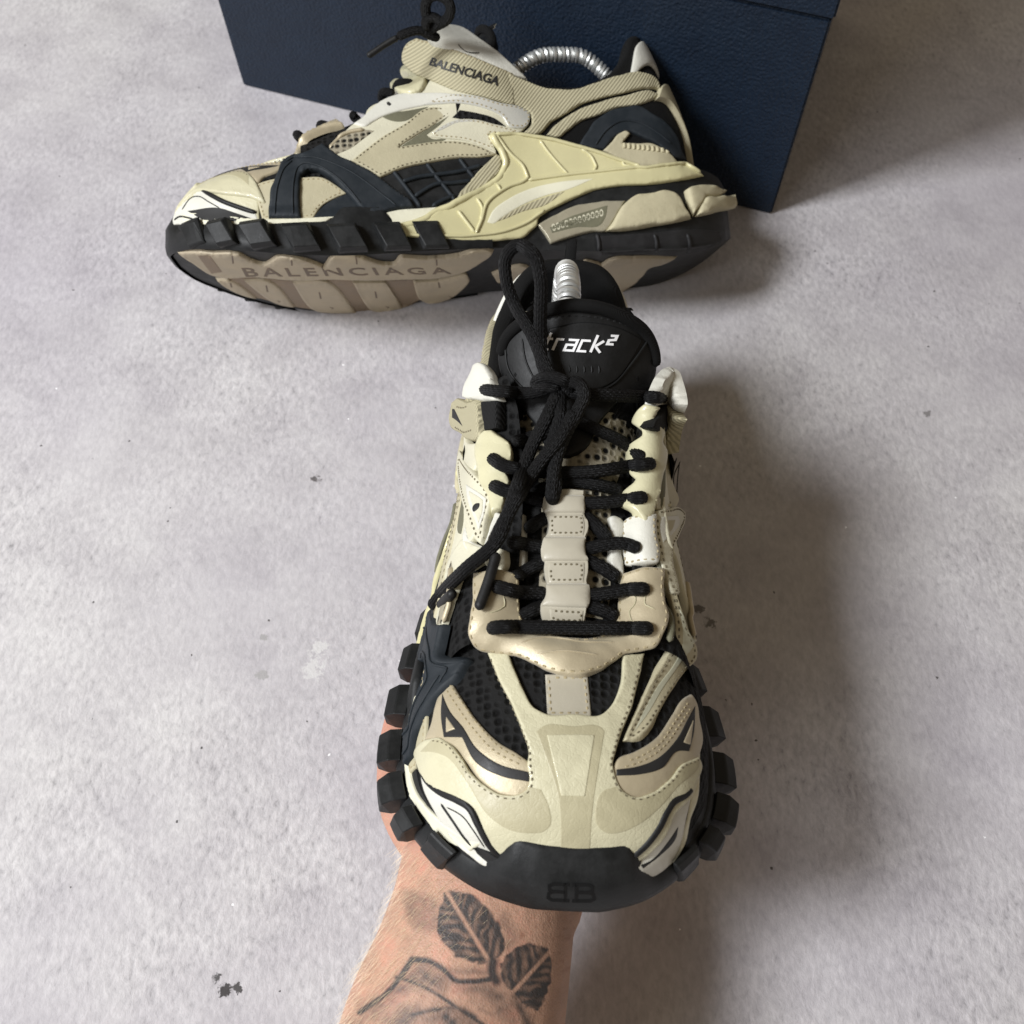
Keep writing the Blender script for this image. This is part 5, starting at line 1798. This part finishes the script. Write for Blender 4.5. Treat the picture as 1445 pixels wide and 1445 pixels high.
def fill(poly, soft, jag=0):
    B = catmull(np.array(poly, float), True, 14)
    Q = c6.copy()
    if jag:
        Q = Q + (np.stack([vnoise(c6, 22, 11), vnoise(c6, 22, 12)], -1) - .5) * jag
    ins = inside(Q, B)
    near = (Q[:, 0] > B[:, 0].min() - 80) & (Q[:, 0] < B[:, 0].max() + 80) & (Q[:, 1] > B[:, 1].min() - 80) & (Q[:, 1] < B[:, 1].max() + 80)
    d = np.full(len(Q), 1e3)
    d[near] = seg_dist(Q[near], B)
    sd = np.where(ins, d, -d)
    return np.clip(sd / soft + .5, 0, 1), sd


def line(pts, w, soft):
    B = catmull(np.array(pts, float), False, 10)
    d = np.full(len(c6), 1e3)
    near = (c6[:, 0] > B[:, 0].min() - 60) & (c6[:, 0] < B[:, 0].max() + 60) & (c6[:, 1] > B[:, 1].min() - 60) & (c6[:, 1] < B[:, 1].max() + 60)
    if near.any():
        Q = c6[near]
        A, C_ = B[:-1], B[1:]
        best = np.full(len(Q), 1e9)
        for i in range(0, len(Q), 600):
            q = Q[i:i + 600, None, :]
            dd = C_ - A
            t = np.clip(((q - A) * dd).sum(-1) / ((dd * dd).sum(-1) + 1e-9), 0, 1)
            w_ = q - (A + t[..., None] * dd)
            best[i:i + 600] = np.sqrt((w_ * w_).sum(-1)).min(1)
        d[near] = best
    return np.clip((w - d) / soft + .5, 0, 1)


ink = np.zeros(len(V))


def leaf(poly, a, b, dark, veins, jag=18):
    global ink
    m_, sd = fill(poly, 10, jag)
    ax = np.array(b, float) - np.array(a, float)
    L = np.linalg.norm(ax)
    ax /= L
    rel = c6 - np.array(a, float)
    u = rel @ ax
    w = rel @ np.array([-ax[1], ax[0]])
    # veins sweep back from the midrib; light bands between dark ones
    s_ = (u + np.abs(w) * .75) / L * veins + (vnoise(c6, 45, 15) - .5) * .8
    band = .5 + .5 * np.cos(2 * math.pi * s_)
    tone = dark * (.80 + .20 * (1 - band) * np.clip(np.abs(w) / 30, 0, 1)) * (1 - .35 * band * np.clip(1 - np.abs(np.abs(w) - 55) / 45, 0, 1))
    tone = np.maximum(tone, dark * np.clip(1 - sd / 26, 0, 1))
    tone *= np.clip((np.abs(w) - 4) / 10, 0.12, 1)
    tone *= .82 + .36 * vnoise(c6, 30, 5)
    ink = np.maximum(ink, m_ * tone)


leaf([(600, 285), (650, 278), (730, 290), (810, 355), (875, 435), (908, 500), (912, 560), (870, 622), (820, 650), (720, 628), (650, 600), (600, 545), (566, 470), (572, 400), (592, 340)], (625, 300), (845, 660), .93, 7)
leaf([(885, 650), (940, 585), (1030, 548), (1125, 572), (1142, 640), (1147, 720), (1125, 800), (1085, 892), (1020, 872), (955, 800), (900, 735)], (1140, 590), (935, 815), .95, 5)
m_, sd = fill([(388, 280), (480, 288), (560, 335), (585, 430), (560, 492), (470, 480), (415, 430), (395, 350)], 50, 20)
ink = np.maximum(ink, m_ * .42 * (.8 + .4 * vnoise(c6, 25, 6)))
for pts_, w, so, dk in (([(170, 900), (330, 780), (440, 628), (530, 640), (610, 690), (650, 730), (760, 740), (860, 725)], 11, 14, .85), ([(500, 660), (640, 690), (760, 690), (850, 700)], 12, 40, .5), ([(360, 720), (430, 740), (540, 790), (660, 870), (800, 960)], 8, 14, .8), ([(440, 910), (560, 885), (680, 880), (760, 925)], 10, 24, .75), ([(850, 640), (850, 700), (870, 740)], 20, 30, .8),
                        ([(960, 820), (1000, 900), (1040, 980)], 18, 40, .6), ([(200, 880), (330, 800), (430, 720), (560, 760), (640, 740)], 26, 80, .38), ([(580, 860), (700, 900), (800, 960)], 20, 70, .35), ([(780, 880), (850, 910), (920, 860)], 10, 30, .35), ([(800, 780), (860, 820), (800, 870)], 8, 40, .3), ([(300, 930), (420, 900), (520, 920)], 20, 80, .35), ([(900, 420), (960, 520), (930, 560)], 14, 60, .4)):
    ink = np.maximum(ink, line(pts_, w * 1.35, so * 1.2) * min(1, dk * 1.15) * (.8 + .4 * vnoise(c6, 40, 8)))
for poly_, so_, dk_ in (([(180, 900), (330, 770), (440, 650), (540, 660), (640, 720), (600, 800), (470, 760), (360, 840), (250, 940)], 90, .45), ([(470, 940), (560, 880), (680, 880), (800, 980), (640, 1000)], 90, .5), ([(650, 740), (860, 735), (960, 820), (1010, 960), (880, 960), (820, 860), (700, 800)], 120, .38), ([(240, 960), (330, 880), (440, 860), (520, 920), (420, 1000)], 100, .4), ([(100, 960), (200, 890), (260, 900), (180, 1000)], 80, .35)):
    m_, sd = fill(poly_, so_, 16)
    ink = np.maximum(ink, m_ * dk_ * 1.45 * (.65 + .6 * vnoise(c6, 34, 31)))
ink = np.clip(ink * 1.18, 0, 1) * facing
mot = vnoise(P2, 26, 1) * .5 + vnoise(P2, 9, 2) * .3 + vnoise(P2, 4, 3) * .2
skin = np.array([.455, .272, .19]) * (0.78 + .44 * mot)[:, None]
red = np.clip((1260 - P2[:, 1]) / 150, 0, 1) * .55 + np.clip((mot - .55) * 2, 0, .5)
skin = skin * (1 - red[:, None] * np.array([-.02, .22, .20]))
fre = np.clip((vnoise(P2, 5, 21) - .80) * 5, 0, 1) * np.clip((vnoise(P2, 40, 22) - .35) * 3, 0, 1)
skin = skin * (1 - .35 * fre[:, None] * np.array([.6, .9, 1.0]))
inkc = np.array([.022, .028, .032])
colr = skin * (1 - ink[:, None] * .93) + inkc * (ink[:, None] * .93)
at = me3.color_attributes.new('skin_colour', 'FLOAT_COLOR', 'POINT')
at.data.foreach_set('color', np.concatenate([colr, np.ones((len(V), 1))], 1).astype(np.float32).ravel())
t = NT('skin')
ca = t.n('VertexColor')
ca.layer_name = 'skin_colour'
t.l(ca, t.b, 0, 'Base Color')
n1, n2 = t.noise(700, 4, .65), t.voro(900, 'DISTANCE_TO_EDGE')
b_ = t.bump(n2, .4, .0004)
t.bump(n1, .4, .0007, prev=b_)
t.set(Roughness=.52, Subsurface_Weight=.12, Subsurface_Scale=.004, Specular_IOR_Level=.4)
t.b.inputs['Subsurface Radius'].default_value = (1.0, .35, .18)
me3.materials.append(t.m)
me3.polygons.foreach_set('use_smooth', [True] * len(me3.polygons))
arm = bpy.data.objects.new('person', me3)
COL.objects.link(arm)
arm['label'], arm['category'] = 'bare forearm with leaf tattoo, its hand holding the sneaker up from below', 'person'
# fine fair hairs on the outer side
cand = np.where((facing > .02) & (P2[:, 1] > 1195) & (P2[:, 1] < 1500))[0]
wts = np.clip(1 - (P2[cand, 0] - (640 - .42 * (P2[cand, 1] - 1180))) / 190, .03, 1) ** 1.6
ids = rng.choice(cand, 1000, p=wts / wts.sum())
hv, hf = [], []
along = cam_pt(560, 1445, 34.6) - cam_pt(640, 1250, 36)
along /= np.linalg.norm(along)
right = CAM_AXES @ np.array([1.0, 0, 0])
for i in ids:
    n = Nn[i]
    d = along * rng.uniform(.5, 1.0) - right * rng.uniform(.1, .7) + n * rng.uniform(.25, .55)
    d /= np.linalg.norm(d)
    L = rng.uniform(.004, .010)
    p = V[i] - n * .0003
    sd_ = np.cross(d, n)
    sd_ /= np.linalg.norm(sd_) + 1e-9
    w = .00005
    rows = []
    for k_ in range(4):
        u = k_ / 3
        c = p + d * L * u - n * (L * .35 * u * u)
        ww = w * (1 - .8 * u)
        rows.append([c + sd_ * ww, c - sd_ * ww, c + n * ww])
    o = len(hv)
    for r in rows:
        hv += r
    for k_ in range(3):
        for j in range(3):
            hf.append((o + k_ * 3 + j, o + k_ * 3 + (j + 1) % 3, o + k_ * 3 + 3 + (j + 1) % 3, o + k_ * 3 + 3 + j))
ht = NT('fair_hair')
ht.set(Base_Color=(.80, .64, .44, 1), Roughness=.4)
hair = mesh_object('hair', hv, hf, ht.m)
hair.parent = arm
hair['kind'] = 'stuff'
